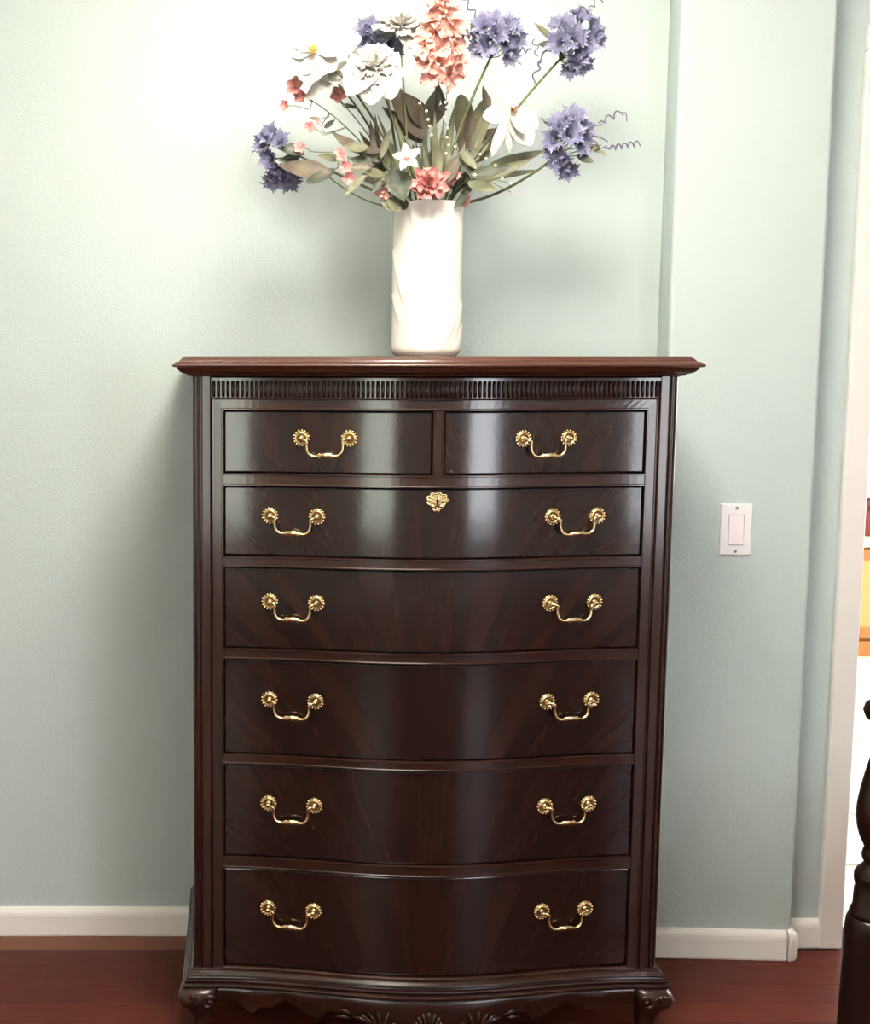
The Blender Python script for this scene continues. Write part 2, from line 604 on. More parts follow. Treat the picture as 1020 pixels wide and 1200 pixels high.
def sweep_wrap(prof, n=56, smooth=False, top=False, bottom=False):
    path = [((-HW, YBK), (-1, 0)), ((-HW, 0), (-1, -1)), ((-HW + 0.02, 0), (0, -1))]
    path += [((x, fr(x)), (0, -1)) for x in xs(-SW, SW, n)]
    path += [((HW - 0.02, 0), (0, -1)), ((HW, 0), (1, -1)), ((HW, YBK), (1, 0))]
    rows = [[(p[0] + q[0] * d, p[1] + q[1] * d, z) for d, z in prof] for p, q in path]
    mb = MB()
    mb.grid(rows, smooth)
    if top:
        mb.cap([r[0] for r in rows])
    if bottom:
        mb.cap([r[-1] for r in rows])
    mb.cap(rows[0])
    mb.cap(rows[-1])
    return mb


# case: sides, back and dark inside
foot = [(-HW + 0.001, YBK), (-HW + 0.001, 0.016), (-SW, 0.016)] + [(x, fr(x) + 0.022) for x in xs(-SW, SW, 40)] + [(SW, 0.016), (HW - 0.001, 0.016), (HW - 0.001, YBK)]
MB().prism(foot, 0.125, 1.345).build('carcass', M_INSIDE, chest)
for s_ in (-1, 1):
    MB().box(min(s_ * (HW - 0.0005), s_ * (HW + 0.0005)), max(s_ * (HW - 0.0005), s_ * (HW + 0.0005)), 0.012, YBK, 0.15, 1.345).build('side_panel', M_WOOD, chest)
# cornice
cor = [(0.014, 1.3860), (0.0165, 1.3855), (0.0225, 1.3790), (0.0235, 1.3785), (0.0245, 1.3762), (0.030, 1.3752), (0.035, 1.3720), (0.0372, 1.3690), (0.0368, 1.3668), (0.0340, 1.3655),
       (0.0290, 1.3650), (0.0275, 1.3630), (0.0255, 1.3590), (0.0220, 1.3560), (0.0160, 1.3535), (0.0100, 1.3520), (0.0090, 1.3490), (0.0030, 1.3482), (0.0, 1.3470)]
sweep_wrap(cor, top=True, bottom=True).build('cornice', M_TOP, chest)
# frieze: fillet, reeded band, bead, top rail
ZF0, ZF1 = 1.3076, 1.3395
sweep_front([(-0.02, 1.3395), (0.006, 1.3395), (0.006, 1.3450), (0.003, 1.3474), (-0.02, 1.3474)], 0.431).build('frieze_fillet', M_WOODH, chest)
sweep_front([(-0.02, ZF0), (-0.004, ZF0), (-0.004, ZF1), (-0.02, ZF1)], 0.431).build('frieze_ground', M_WOODH, chest)
reed = MB()
NR = 94
for i in range(NR):
    xc = -0.431 + 0.862 * (i + 0.5) / NR
    prof = []
    for k in range(7):
        a = PI * k / 6
        prof.append((xc - math.cos(a) * 0.0034, fr(xc) + 0.004 - math.sin(a) * 0.0062))
    rows = [[(x, y + dz, z) for x, y in prof] for z, dz in ((ZF0 + 0.0005, 0.004), (ZF0 + 0.003, 0), (ZF1 - 0.003, 0), (ZF1 - 0.0005, 0.004))]
    reed.grid(rows, True)
ro = reed.build('reeding', M_WOODH, chest)
ro['kind'] = 'stuff'
ZT0, ZT1 = 1.2830, 1.3030
sweep_front([(-0.02, 1.3030), (0.001, 1.3030), (0.0045, 1.3040), (0.0055, 1.3053), (0.0045, 1.3066), (0.001, 1.3076), (-0.02, 1.3076)], 0.431).build('frieze_bead', M_WOODH, chest)
sweep_front([(-0.02, ZT0), (0.0, ZT0), (0.0025, ZT0 + 0.001), (0.0025, ZT0 + 0.0032), (0.0005, ZT0 + 0.0045), (0.0005, ZT1), (-0.02, ZT1)],
            lambda z: 0.4075 + 0.0205 * max(0, min(1, (z - ZT0) / (ZT1 - ZT0)))).build('top_rail', M_WOODH, chest)
# stiles with a bead along the drawer opening, mitred at the top
XI = 0.4075
for s_ in (-1, 1):
    pr = [(XI, 0.02), (XI, -0.0005), (XI + 0.0008, -0.0030), (XI + 0.0030, -0.0030), (XI + 0.0042, -0.0008)]
    pr = [(x, y + fr(x)) for x, y in pr] + [(0.4255, -0.0008), (0.4262, -0.0030), (0.4285, -0.0036), (0.4300, -0.0010), (0.4310, 0.004), (0.4310, 0.02)]
    zt = lambda x: ZT0 + (min(x, 0.428) - XI) / 0.0205 * (ZT1 - ZT0) if x < 0.4262 else 1.3076
    a = [(s_ * x, y, 0.1560) for x, y in pr]
    b_ = [(s_ * x, y, zt(x)) for x, y in pr]
    mb = MB().grid([a, b_], False, True)
    mb.cap(a).cap(b_)
    mb.build('stile', M_WOOD, chest)
    # outer pilaster: flat, quirk, reed, rounded corner
    pp = [(0.4312, 0.02), (0.4312, 0.002), (0.4322, -0.0015), (0.4340, -0.0030), (0.4480, -0.0030), (0.4500, -0.0020), (0.4510, 0.0035), (0.4522, 0.0035)]
    pp += [(0.4560 - math.cos(PI * k / 6) * 0.0038, 0.0020 - math.sin(PI * k / 6) * 0.0050) for k in range(7)]
    pp += [(0.4602, 0.0040), (0.4614, 0.0040)] + [(0.4620 + 0.0055 * math.sin(PI / 2 * k / 5), 0.0075 - 0.0065 * math.cos(PI / 2 * k / 5)) for k in range(6)] + [(0.4675, 0.02)]
    mb = MB().prism([(s_ * x, y) for x, y in pp], 0.1560, 1.3475)
    mb.build('pilaster', M_WOOD, chest)


# rails between the drawers, beaded on both edges
def rail(z0, z1):
    p = [(-0.02, z0), (0.0, z0), (0.0027, z0 + 0.0008), (0.0027, z0 + 0.0028), (0.0003, z0 + 0.0040), (0.0003, z1 - 0.0040), (0.0027, z1 - 0.0028), (0.0027, z1 - 0.0008), (0.0, z1), (-0.02, z1)]
    return sweep_front(p, XI)


for z0, z1 in ((1.1365, 1.1610), (0.9775, 0.9990), (0.7938, 0.8155), (0.5810, 0.6012), (0.3660, 0.3900)):
    rail(z0, z1).build('rail', M_WOODH, chest)
sweep_front([(-0.02, 0.1500), (0.004, 0.1500), (0.006, 0.1560), (0.006, 0.1582), (0.003, 0.1600), (-0.02, 0.1600)], XI).build('bottom_bead', M_WOODH, chest)
# divider between the two small top drawers
dv = MB()
DVX = 0.0105
pr = [(-DVX, 0.02), (-DVX, 0.0), (-DVX + 0.0008, -0.0027), (-DVX + 0.0030, -0.0027), (-DVX + 0.0042, -0.0003), (DVX - 0.0042, -0.0003), (DVX - 0.0030, -0.0027), (DVX - 0.0008, -0.0027), (DVX, 0.0), (DVX, 0.02)]
dv.prism([(x, y + fr(x)) for x, y in pr], 1.1610, 1.2830)
dv.build('divider', M_WOOD, chest)


def drawer_front(x0, x1, z0, z1, n):
    """bowed front with a softened edge; origin at its own middle"""
    xc, zc = (x0 + x1) / 2, (z0 + z1) / 2
    rec = 0.0030
    rows = []
    e = 0.0022
    for d, inset in ((-0.018, 0.0), (-rec - 0.0020, 0.0), (-rec - 0.0005, e * 0.4), (-rec, e)):
        ring = []
        X = xs(x0 + inset, x1 - inset, n)
        for x in X:
            ring.append((x - xc, fr(x) - d, z0 + inset - zc))
        for x in reversed(X):
            ring.append((x - xc, fr(x) - d, z1 - inset - zc))
        rows.append(ring)
    mb = MB()
    mb.grid(rows, False, True)
    X = xs(x0 + e, x1 - e, n)
    mb.grid([[(x - xc, fr(x) + rec, z0 + e - zc) for x in X], [(x - xc, fr(x) + rec, z1 - e - zc) for x in X]], True)
    mb.cap(rows[0])
    return mb, xc, zc


# brass fittings (shared meshes)
def rosette_mesh():
    mb = MB()
    Mx = R(PI / 2, 'X')            # lathe axis z -> -y (towards the room)
    mb.lathe([(0.0150, 0.0), (0.0150, 0.0012), (0.0132, 0.0020), (0.0124, 0.0036), (0.0110, 0.0044), (0.0096, 0.0038), (0.0088, 0.0016)], 30, Mx, caps=False)
    mb.lathe([(0.0088, 0.0016), (0.0074, 0.0010), (0.0052, 0.0012)], 30, Mx, mi=1, caps=False)
    mb.lathe([(0.0052, 0.0012), (0.0048, 0.0026), (0.0036, 0.0034), (0.0026, 0.0042), (0.0026, 0.0085), (0.0040, 0.0105), (0.0043, 0.0128), (0.0032, 0.0150), (0.0, 0.0160)], 20, Mx, caps=False)
    for k in range(15):
        a = 2 * PI * k / 15
        mb.ball((math.cos(a) * 0.0147, -0.0018, math.sin(a) * 0.0147), 0.0024, n=8)
    return mb.mesh('rosette')


def catmull(P, n=6):
    P = [Vector(p) for p in P]
    out = []
    for i in range(len(P) - 1):
        a, b, c, d = P[max(i - 1, 0)], P[i], P[i + 1], P[min(i + 2, len(P) - 1)]
        for k in range(n):
            t = k / n
            out.append(0.5 * ((2 * b) + (c - a) * t + (2 * a - 5 * b + 4 * c - d) * t * t + (3 * b - a - 3 * c + d) * t ** 3))
    out.append(P[-1])
    return out


def lerp_list(vals, m):
    n = len(vals) - 1
    return [vals[min(int(i * n / m), n - 1)] + (vals[min(int(i * n / m), n - 1) + 1] - vals[min(int(i * n / m), n - 1)]) * (i * n / m - min(int(i * n / m), n - 1)) for i in range(m + 1)]


def bail_mesh():
    half = [(-0.0415, -0.010, -0.0015), (-0.0370, -0.0125, -0.0025), (-0.0342, -0.0130, -0.0050), (-0.0345, -0.0125, -0.0130), (-0.0338, -0.0125, -0.0215), (-0.0300, -0.0130, -0.0290), (-0.0225, -0.0135, -0.0330), (-0.0150, -0.0138, -0.0328), (-0.0080, -0.0140, -0.0318), (0, -0.0140, -0.0315)]
    rh = [0.0024, 0.0027, 0.0027, 0.0025, 0.0028, 0.0031, 0.0032, 0.0030, 0.0048, 0.0056]
    P = half + [(-x, y, z) for x, y, z in reversed(half[:-1])]
    rr = rh + list(reversed(rh[:-1]))
    c = catmull(P, 5)
    mb = MB()
    mb.tube(c, lerp_list(rr, len(c) - 1), 8)
    for s_ in (-1, 1):             # leaf collars at the grip
        mb.ball((s_ * 0.0125, -0.0142, -0.0330), 0.0040, (1.3, 0.8, 1.0), 8)
        mb.ball((s_ * 0.0110, -0.0150, -0.0352), 0.0022, (1.8, 0.8, 0.8), 8)
        mb.ball((s_ * 0.0110, -0.0150, -0.0290), 0.0020, (1.8, 0.8, 0.8), 8)
    return mb.mesh('bail')


def escutcheon_mesh():
    mb = MB()
    out = []
    n = 120
    for k in range(n):
        a = 2 * PI * k / n
        c, s_ = math.cos(a), math.sin(a)
        x, z = 0.0215 * c, 0.0165 * s_ + 0.003
        if s_ < 0:
            x *= 1 - 0.45 * (-s_) ** 1.5
            z -= 0.0075 * (-s_) ** 3
        q = 1 + 0.085 * math.sin(a * 9 + PI / 2 + 0.0)
        out.append((x * q, z * q))
    rows = []
    for sc, d in ((1.0, 0.0), (1.0, 0.0012), (0.93, 0.0022), (0.84, 0.0014), (0.6, 0.0018), (0.34, 0.0036)):
        rows.append([(x * sc, -d, z * sc) for x, z in out])
    mb.grid(rows, True, True)
    mb.cap(rows[-1])
    for k in range(-3, 4):         # raised leaf ribs
        a = PI / 2 + k * 0.50
        for i in range(3):
            r0 = 0.008 + i * 0.0035
            mb.ball((math.cos(a) * r0 * 1.15, -0.0026, math.sin(a) * r0 + 0.001), 0.0024, (1, 0.7, 1), 6)
    for s_ in (-1, 1):
        mb.ball((s_ * 0.0085, -0.0026, -0.008), 0.0045, (1.2, 0.5, 0.8), 8)
    mb.ball((0, -0.0022, -0.0150), 0.0050, (0.8, 0.5, 1.2), 8)
    # keyhole
    mb.lathe([(0.0, 0.0052), (0.0026, 0.0052), (0.0026, 0.003)], 14, T(0, 0, 0.003) @ R(PI / 2, 'X'), mi=1)
    mb.add([(-0.0012, -0.0050, 0.003), (0.0012, -0.0050, 0.003), (0.0024, -0.0050, -0.006), (-0.0024, -0.0050, -0.006)], [(0, 1, 2, 3)], False, 1)
    return mb.mesh('escutcheon')


ROS, BAIL, ESC = rosette_mesh(), bail_mesh(), escutcheon_mesh()


def pull(dr, xc, zc, hx, hz):
    """two rosettes and a bail on the bowed face at (hx, hz) of the chest"""
    rec = 0.0030
    c = 0.0452
    for s_ in (-1, 1):
        x = hx + s_ * c
        link('rosette', ROS, [M_BRASS, M_PATINA], dr, T(x - xc, fr(x) + rec, hz - zc) @ R(slope(x), 'Z') @ R(random.uniform(0, 1), 'Y'))
    ya, yb = fr(hx - c), fr(hx + c)
    bo = link('bail_handle', BAIL, M_BRASS, dr, T(hx - xc, (ya + yb) / 2 + rec, hz - zc) @ R(math.atan2(yb - ya, 2 * c), 'Z') @ R(random.uniform(-0.03, 0.03), 'Y'))
    return bo


DR = [(-0.4055, -0.0125, 1.1632, 1.2808, [(-0.2125, 1.2297)], 'upper left small drawer'),
      (0.0125, 0.4055, 1.1632, 1.2808, [(0.2095, 1.2297)], 'upper right small drawer'),
      (-0.4055, 0.4055, 1.0010, 1.1345, [(-0.272, 1.0786), (0.272, 1.0786)], 'first wide drawer, with a keyhole'),
      (-0.4055, 0.4055, 0.8175, 0.9755, [(-0.272, 0.9093), (0.272, 0.9093)], 'second wide drawer'),
      (-0.4055, 0.4055, 0.6032, 0.7918, [(-0.272, 0.7133), (0.272, 0.7133)], 'third wide drawer'),
      (-0.4055, 0.4055, 0.3920, 0.5790, [(-0.273, 0.5016), (0.273, 0.5016)], 'fourth wide drawer'),
      (-0.4055, 0.4055, 0.1620, 0.3640, [(-0.273, 0.2840), (0.273, 0.2840)], 'bottom drawer')]
for i, (x0, x1, z0, z1, hs, lab) in enumerate(DR):
    mb, xc, zc = drawer_front(x0, x1, z0, z1, 24 if i < 2 else 48)
    dr = mb.build('drawer', M_FLAME, chest, T(xc, 0, zc), merge=False)
    dr['label'] = lab
    for hx, hz in hs:
        pull(dr, xc, zc, hx, hz)
    if i == 2:
        link('escutcheon', ESC, [M_BRASS, M_DARK], dr, T(0 - xc, fr(0) + 0.003, 1.1100 - zc))

# base moulding
bm_ = [(-0.002, 0.1570), (0.004, 0.1565), (0.0055, 0.1540), (0.0055, 0.1515), (0.0085, 0.1500), (0.0125, 0.1480), (0.0140, 0.1450), (0.0125, 0.1420), (0.0105, 0.1408), (0.0110, 0.1390), (0.0165, 0.1380), (0.0185, 0.1350), (0.0172, 0.1320),
       (0.0150, 0.1310), (0.0180, 0.1300), (0.0215, 0.1290), (0.0235, 0.1265), (0.0225, 0.1235), (0.0150, 0.1215), (0.0, 0.1210)]
sweep_wrap(bm_, top=True, bottom=True).build('base_moulding', M_WOODH, chest)

# apron with a scalloped lower edge
EDGE = [(0.0, 0.030), (0.035, 0.030), (0.065, 0.036), (0.090, 0.045), (0.105, 0.050), (0.125, 0.060), (0.150, 0.072), (0.175, 0.079), (0.193, 0.080), (0.198, 0.084), (0.206, 0.070), (0.215, 0.063), (0.240, 0.070), (0.262, 0.084), (0.283, 0.095),
        (0.298, 0.090), (0.310, 0.078), (0.330, 0.076), (0.340, 0.072), (0.348, 0.063), (0.356, 0.064), (0.366, 0.074), (0.380, 0.086), (0.400, 0.091), (0.425, 0.090), (0.445, 0.075)]


def edge(x):
    x = abs(x)
    for (a, za), (b, zb) in zip(EDGE, EDGE[1:]):
        if x <= b:
            return za + (zb - za) * (x - a) / (b - a)
    return EDGE[-1][1]


rows = []
for x in xs(-0.44, 0.44, 176):
    zb = edge(x)
    zt = 0.1215
    r = []
    for d, k in ((-0.012, 1.0), (0.004, 1.0), (0.0105, 0.96), (0.0140, 0.85), (0.0145, 0.65), (0.0115, 0.35), (0.0075, 0.12), (0.0085, 0.05), (0.0060, 0.0), (-0.012, 0.0)):
        r.append((x, fr(x) - d, zb + (zt - zb) * k))
    rows.append(r)
ap = MB()
ap.grid(rows, True, True)
ap.cap(rows[0]).cap(rows[-1])
ap.build('apron', M_CARVE, chest)
# side aprons
for s_ in (-1, 1):
    MB().box(min(s_ * 0.452, s_ * 0.472), max(s_ * 0.452, s_ * 0.472), 0.03, 0.44, 0.078, 0.1215).build('side_apron', M_CARVE, chest)
# carved shell in the middle
sh = MB()
for k in range(-5, 6):
    a = PI / 2 + k * 0.235
    L0, L1 = 0.010, 0.050 - 0.0012 * k * k
    pts, rr = [], []
    for i in range(7):
        t = i / 6
        r = L0 + (L1 - L0) * t
        x = math.cos(a) * r * 1.05
        z = 0.040 + math.sin(a) * r * 1.05
        pts.append((x, fr(x) - 0.011 - 0.0045 * math.sin(PI * min(t * 0.95 + 0.1, 1)), z))
        rr.append(0.0018 + 0.0036 * t * (1 if t < 0.9 else 0.75))
    sh.tube(pts, rr, 8)
sh.ball((0, fr(0) - 0.016, 0.043), 0.010, (1.3, 0.7, 0.8))
sh.build('carved_shell', M_CARVE, chest)


# carved acanthus leaves either side of the shell
def leaf_lobe(mb, x0, z0, ang, L, wd, d0=0.0125):
    pts, rr = [], []
    for i in range(7):
        t = i / 6
        a = ang + 0.5 * t
        x = x0 + math.cos(ang) * L * t
        z = z0 + math.sin(ang) * L * t + 0.12 * L * math.sin(PI * t)
        pts.append((x, fr(x) - d0 - 0.003 * math.sin(PI * t), z))
        rr.append(max(0.0012, wd * math.sin(PI * (0.12 + 0.80 * t))))
    mb.tube(pts, rr, 8)


for s_ in (-1, 1):
    mb = MB()
    for k, (x0, z0, a, L) in enumerate([(0.092, 0.052, 1.9, 0.050), (0.096, 0.052, 1.45, 0.048), (0.100, 0.054, 1.05, 0.046), (0.106, 0.058, 0.70, 0.045), (0.112, 0.062, 0.40, 0.045), (0.086, 0.050, 2.4, 0.036), (0.150, 0.080, 0.35, 0.035), (0.155, 0.074, 0.0, 0.035)]):
        leaf_lobe(mb, s_ * x0, z0, a if s_ > 0 else PI - a, L * 0.85, 0.0038)
    mb.build('carved_leaf', M_CARVE, chest)

# cabriole legs with scrolled knees
for s_ in (-1, 1):
    prof = [(0.1225, 0.4530, 0.0000, 0.0345), (0.1120, 0.4580, -0.0050, 0.038), (0.1000, 0.4620, -0.0095, 0.039), (0.0860, 0.4610, -0.0085, 0.034), (0.0700, 0.4550, -0.0020, 0.025), (0.0520, 0.4505, 0.0020, 0.020),
            (0.0360, 0.4500, 0.0010, 0.0185), (0.0240, 0.4540, -0.0040, 0.0205), (0.0140, 0.4590, -0.0090, 0.0245), (0.0060, 0.4600, -0.0100, 0.0250), (0.0, 0.4590, -0.0090, 0.0225)]
    rows = []
    for z, cx, cy, r in prof:
        ring = []
        for k in range(20):
            a = 2 * PI * k / 20
            c, q = math.cos(a), math.sin(a)
            e = 0.62                # squarish section
            ring.append((s_ * (cx + r * math.copysign(abs(c) ** e, c)), cy + 0.006 + r * math.copysign(abs(q) ** e, q), z))
        rows.append(ring)
    mb = MB().grid(rows, True, True)
    mb.cap(rows[0]).cap(rows[-1])
    leg = mb.build('leg', M_CARVE, chest)
    # volute and three leaf scrolls on the knee
    sc = MB()
    pts, rr = [], []
    for i in range(34):
        t = i / 33
        a = PI * 0.2 + t * 4.6 * PI / 2
        r = 0.0140 * (1 - 0.78 * t)
        pts.append((s_ * (0.4385 - math.cos(a) * r), -0.0435 - 0.004 * t, 0.1035 + math.sin(a) * r))
        rr.append(0.0040 - 0.0012 * t)
    sc.tube(pts, rr, 7)
    for k in range(3):
        x0 = 0.4575 + 0.0105 * k
        pts, rr = [], []
        for i in range(10):
            t = i / 9
            a = PI * 0.95 - t * 1.25 * PI
            pts.append((s_ * (x0 + math.cos(a) * 0.0065 + 0.004 * t), -0.0445 + 0.0070 * k + 0.0015 * math.cos(a), 0.1045 - 0.002 * k + math.sin(a) * 0.0095))
            rr.append(0.0040 * math.sin(PI * (0.2 + 0.75 * t)))
        sc.tube(pts, rr, 7)
    sc.build('knee_scroll', M_CARVE, leg)
    # rear bracket foot
    MB().rbox(min(s_ * 0.425, s_ * 0.467), max(s_ * 0.425, s_ * 0.467), 0.40, 0.452, 0, 0.1225, 0.004).build('rear_leg', M_CARVE, chest)

# ------------------------------------------------------------------ vase
VX, VY, VZ = 0.4095, 2.700, 1.3862
VR, VH = 0.0728, 0.3115
vase = MB()


def fold(th, z):
    """raised overlapping folds that sweep down across the wall of the vase"""
    d = 0.0
    zr = z / VH
    for th0, z0, z1, sw, am in ((-2.30, 1.0, 0.30, 0.75, 0.0030), (-3.05, 0.70, 0.18, 0.95, 0.0030), (-3.10, 0.42, 0.16, 0.70, 0.0026), (-0.60, 0.30, 0.02, -0.75, 0.0026), (-0.25, 0.36, 0.10, -0.6, 0.0026), (-0.15, 0.22, 0.02, -0.5, 0.0024)):
        if z1 < zr <= z0:
            t = (z0 - zr) / (z0 - z1)
            c = th0 + sw * t
            q = (th - c + PI) % (2 * PI) - PI
            if sw < 0:
                q = -q
            fade = min(1, (1 - t) * 2.2)
            if q >= 0:
                d += am * fade * math.exp(-(q / 0.20) ** 2)
            else:
                d += am * fade * math.exp(-(q / 0.035) ** 2)
    return d


NTH, NZ = 144, 64
rows = []


def rimz(th):
    q = (th + 2.30 + PI) % (2 * PI) - PI
    a = 1 / (1 + math.exp(-q * 40))                # drop just left of the first fold
    b = 1 / (1 + math.exp((-1.9 - q) * 6))
    return VH - 0.017 * (1 - a) * b


for i in range(NZ + 1):
    t = i / NZ
    row = []
    for k in range(NTH):
        th = -PI + 2 * PI * k / NTH
        z = 0.004 + (rimz(th) - 0.004) * t
        r = VR - 0.0005 * math.sin(PI * t) + fold(th, z)
        if t < 0.04:
            r -= 0.006 * (1 - t / 0.04) ** 2
        row.append((r * math.cos(th), r * math.sin(th), z))
    rows.append(row)
low = [(x * 0.93, y * 0.93, 0.0) for x, y, z in rows[0]]
inner = []
for d, dz in ((0.001, 0.0018), (0.0035, 0.0020), (0.005, 0.0)):
    inner.append([((VR - d) * math.cos(-PI + 2 * PI * k / NTH), (VR - d) * math.sin(-PI + 2 * PI * k / NTH), rimz(-PI + 2 * PI * k / NTH) + dz) for k in range(NTH)])
inner.append([((VR - 0.006) * math.cos(-PI + 2 * PI * k / NTH), (VR - 0.006) * math.sin(-PI + 2 * PI * k / NTH), 0.010) for k in range(NTH)])
vase.grid([low] + rows + inner, True, True)
vase.cap(low)
vase.cap(inner[-1])
vo = vase.build('flower_vase', M_VASE, None, T(VX, VY, VZ))
tag(vo, 'white porcelain cylinder vase with swept folds, standing on the chest', 'vase')

# ------------------------------------------------------------------ light switch on the pier
sp = at(862.3, 620.5, 2.836)
swt = empty('light_switch', (sp.x, pyl + (sp.x - px0) * (pyr - pyl) / (px1 - px0), sp.z), ang)
tag(swt, 'white rocker light switch on the sage wall right of the chest', 'light switch')
pl = MB()
pl.add([(-0.0355, 0, -0.0575), (0.0355, 0, -0.0575), (0.0355, 0, 0.0575), (-0.0355, 0, 0.0575), (-0.0335, -0.0055, -0.0555), (0.0335, -0.0055, -0.0555), (0.0335, -0.0055, 0.0555), (-0.0335, -0.0055, 0.0555),
        (-0.0172, -0.0055, -0.0340), (0.0172, -0.0055, -0.0340), (0.0172, -0.0055, 0.0340), (-0.0172, -0.0055, 0.0340), (-0.0172, -0.0015, -0.0340), (0.0172, -0.0015, -0.0340), (0.0172, -0.0015, 0.0340), (-0.0172, -0.0015, 0.0340)],
       [(0, 1, 5, 4), (1, 2, 6, 5), (2, 3, 7, 6), (3, 0, 4, 7), (4, 5, 9, 8), (5, 6, 10, 9), (6, 7, 11, 10), (7, 4, 8, 11), (8, 9, 13, 12), (9, 10, 14, 13), (10, 11, 15, 14), (11, 8, 12, 15), (12, 13, 14, 15), (0, 1, 2, 3)])
pl.build('plate', M_PLATE, swt)
rk = MB()
rk.add([(-0.0160, -0.0015, -0.0328), (0.0160, -0.0015, -0.0328), (0.0160, -0.0015, 0.0328), (-0.0160, -0.0015, 0.0328), (-0.0160, -0.0085, -0.0328), (0.0160, -0.0085, -0.0328), (0.0160, -0.0062, 0.0), (-0.0160, -0.0062, 0.0), (0.0160, -0.0045, 0.0328), (-0.0160, -0.0045, 0.0328)],
       [(0, 1, 5, 4), (4, 5, 6, 7), (7, 6, 8, 9), (9, 8, 2, 3), (0, 4, 7, 9, 3), (1, 2, 8, 6, 5), (0, 3, 2, 1)])
rk.build('rocker', M_ROCK, swt)
for z in (-0.0485, 0.0485):
    MB().lathe([(0.0036, 0.0), (0.0036, 0.0006), (0.0026, 0.0014), (0.0, 0.0016)], 16, T(0, -0.0055, z) @ R(PI / 2, 'X')).build('screw', M_SCREW, swt)

# ------------------------------------------------------------------ bed: turned post and footboard
BX, BY = 1.053, 2.00
bed = empty('bed', (BX, BY, 0))
tag(bed, 'dark wooden bed post with a turned urn finial at the lower right edge', 'bed')
blk = MB().lathe([(0.0, 0), (0.050, 0), (0.0500, 0.10), (0.0472, 0.29), (0.0445, 0.455), (0.0430, 0.470), (0.0395, 0.479), (0.0, 0.479)], 40)
blk.build('post_block', M_BED, bed)
MB().lathe([(0.0, 0.478), (0.040, 0.478), (0.038, 0.486), (0.0345, 0.494), (0.0335, 0.522), (0.0320, 0.527), (0.0335, 0.533), (0.0350, 0.540), (0.0345, 0.549), (0.031, 0.556), (0.026, 0.561), (0.022, 0.566), (0.0210, 0.570)], 36).build('collar', M_BED, bed)
MB().lathe([(0.0210, 0.568), (0.0240, 0.573), (0.0255, 0.580), (0.0240, 0.588), (0.0220, 0.592), (0.0240, 0.598), (0.0300, 0.610), (0.0348, 0.628), (0.0370, 0.646), (0.0362, 0.664), (0.0325, 0.690), (0.0275, 0.715), (0.0215, 0.740),
            (0.0170, 0.758), (0.0140, 0.775), (0.0125, 0.786), (0.0165, 0.790), (0.0150, 0.796), (0.0220, 0.801), (0.0310, 0.809), (0.0350, 0.820), (0.0320, 0.831), (0.0230, 0.839), (0.0110, 0.844), (0.0060, 0.850), (0.0, 0.853)], 36).build('finial', M_BED, bed)
MB().rbox(0.045, 1.45, -0.016, 0.016, 0.16, 0.45, 0.004).build('footboard', M_BED, bed)
MB().rbox(0.045, 1.45, -0.028, 0.028, 0.44, 0.475, 0.006).build('footboard_rail', M_BED, bed)

# ------------------------------------------------------------------ pendant bowl lamp (above the frame)
LX, LY = 0.30, 1.70
lamp = empty('ceiling_lamp', (LX, LY, ZC))
tag(lamp, 'frosted glass bowl lamp hanging from the ceiling, out of the picture', 'lamp')
MB().lathe([(0.0, 0.0), (0.06, 0.0), (0.062, -0.012), (0.02, -0.03), (0.0, -0.03)], 32).build('canopy', M_BRASS, lamp)
MB().tube([(0, 0, -0.02), (0, 0, -0.33)], 0.008, 10).build('rod', M_BRASS, lamp)
MB().lathe([(0.30, -0.20), (0.292, -0.24), (0.25, -0.29), (0.16, -0.33), (0.0, -0.345)], 24).build('glass_bowl', M_SHADE, lamp)

# ------------------------------------------------------------------ flowers
M_STEM = mat('stem_green', (0.155, 0.175, 0.060), 0.55, vary=((0.09, 0.10, 0.045), (1, 1, 1), 30, 2))
M_LEAF = mat('leaf_sage', (0.100, 0.105, 0.058), 0.55, vary=((0.20, 0.195, 0.115), (1, 1, 1), 28, 3))
M_LEAFD = mat('leaf_dark', (0.042, 0.050, 0.034), 0.5, vary=((0.085, 0.100, 0.066), (1, 1, 1), 35, 3))
M_LEAFB = mat('leaf_brown', (0.075, 0.056, 0.042), 0.5, vary=((0.15, 0.12, 0.082), (1, 1, 1), 25, 3))
M_PWHITE = mat('petal_white', (0.64, 0.62, 0.585), 0.6, vary=((0.52, 0.49, 0.45), (1, 1, 1), 30, 2))
M_PCREAM = mat('petal_cream', (0.66, 0.57, 0.49), 0.6)
M_PPINK = mat('petal_salmon', (0.64, 0.25, 0.205), 0.6, vary=((0.82, 0.54, 0.46), (1, 1, 1), 2.2, 2))
M_PROSE = mat('petal_rose', (0.48, 0.135, 0.130), 0.6, vary=((0.66, 0.31, 0.285), (1, 1, 1), 2.5, 2))
M_PLAV = mat('petal_lavender', (0.115, 0.115, 0.215), 0.6, vary=((0.30, 0.285, 0.41), (1, 1, 1), 1.6, 2))
M_TEND = mat('tendril_mauve', (0.15, 0.13, 0.22), 0.5)
M_YEL = mat('stamen_yellow', (0.75, 0.42, 0.08), 0.6, vary=((0.35, 0.16, 0.04), (1, 1, 1), 120, 2))
M_BRN = mat('stamen_brown', (0.30, 0.14, 0.05), 0.6)
M_BERRY = mat('berry_pearl', (0.84, 0.66, 0.55), 0.35)


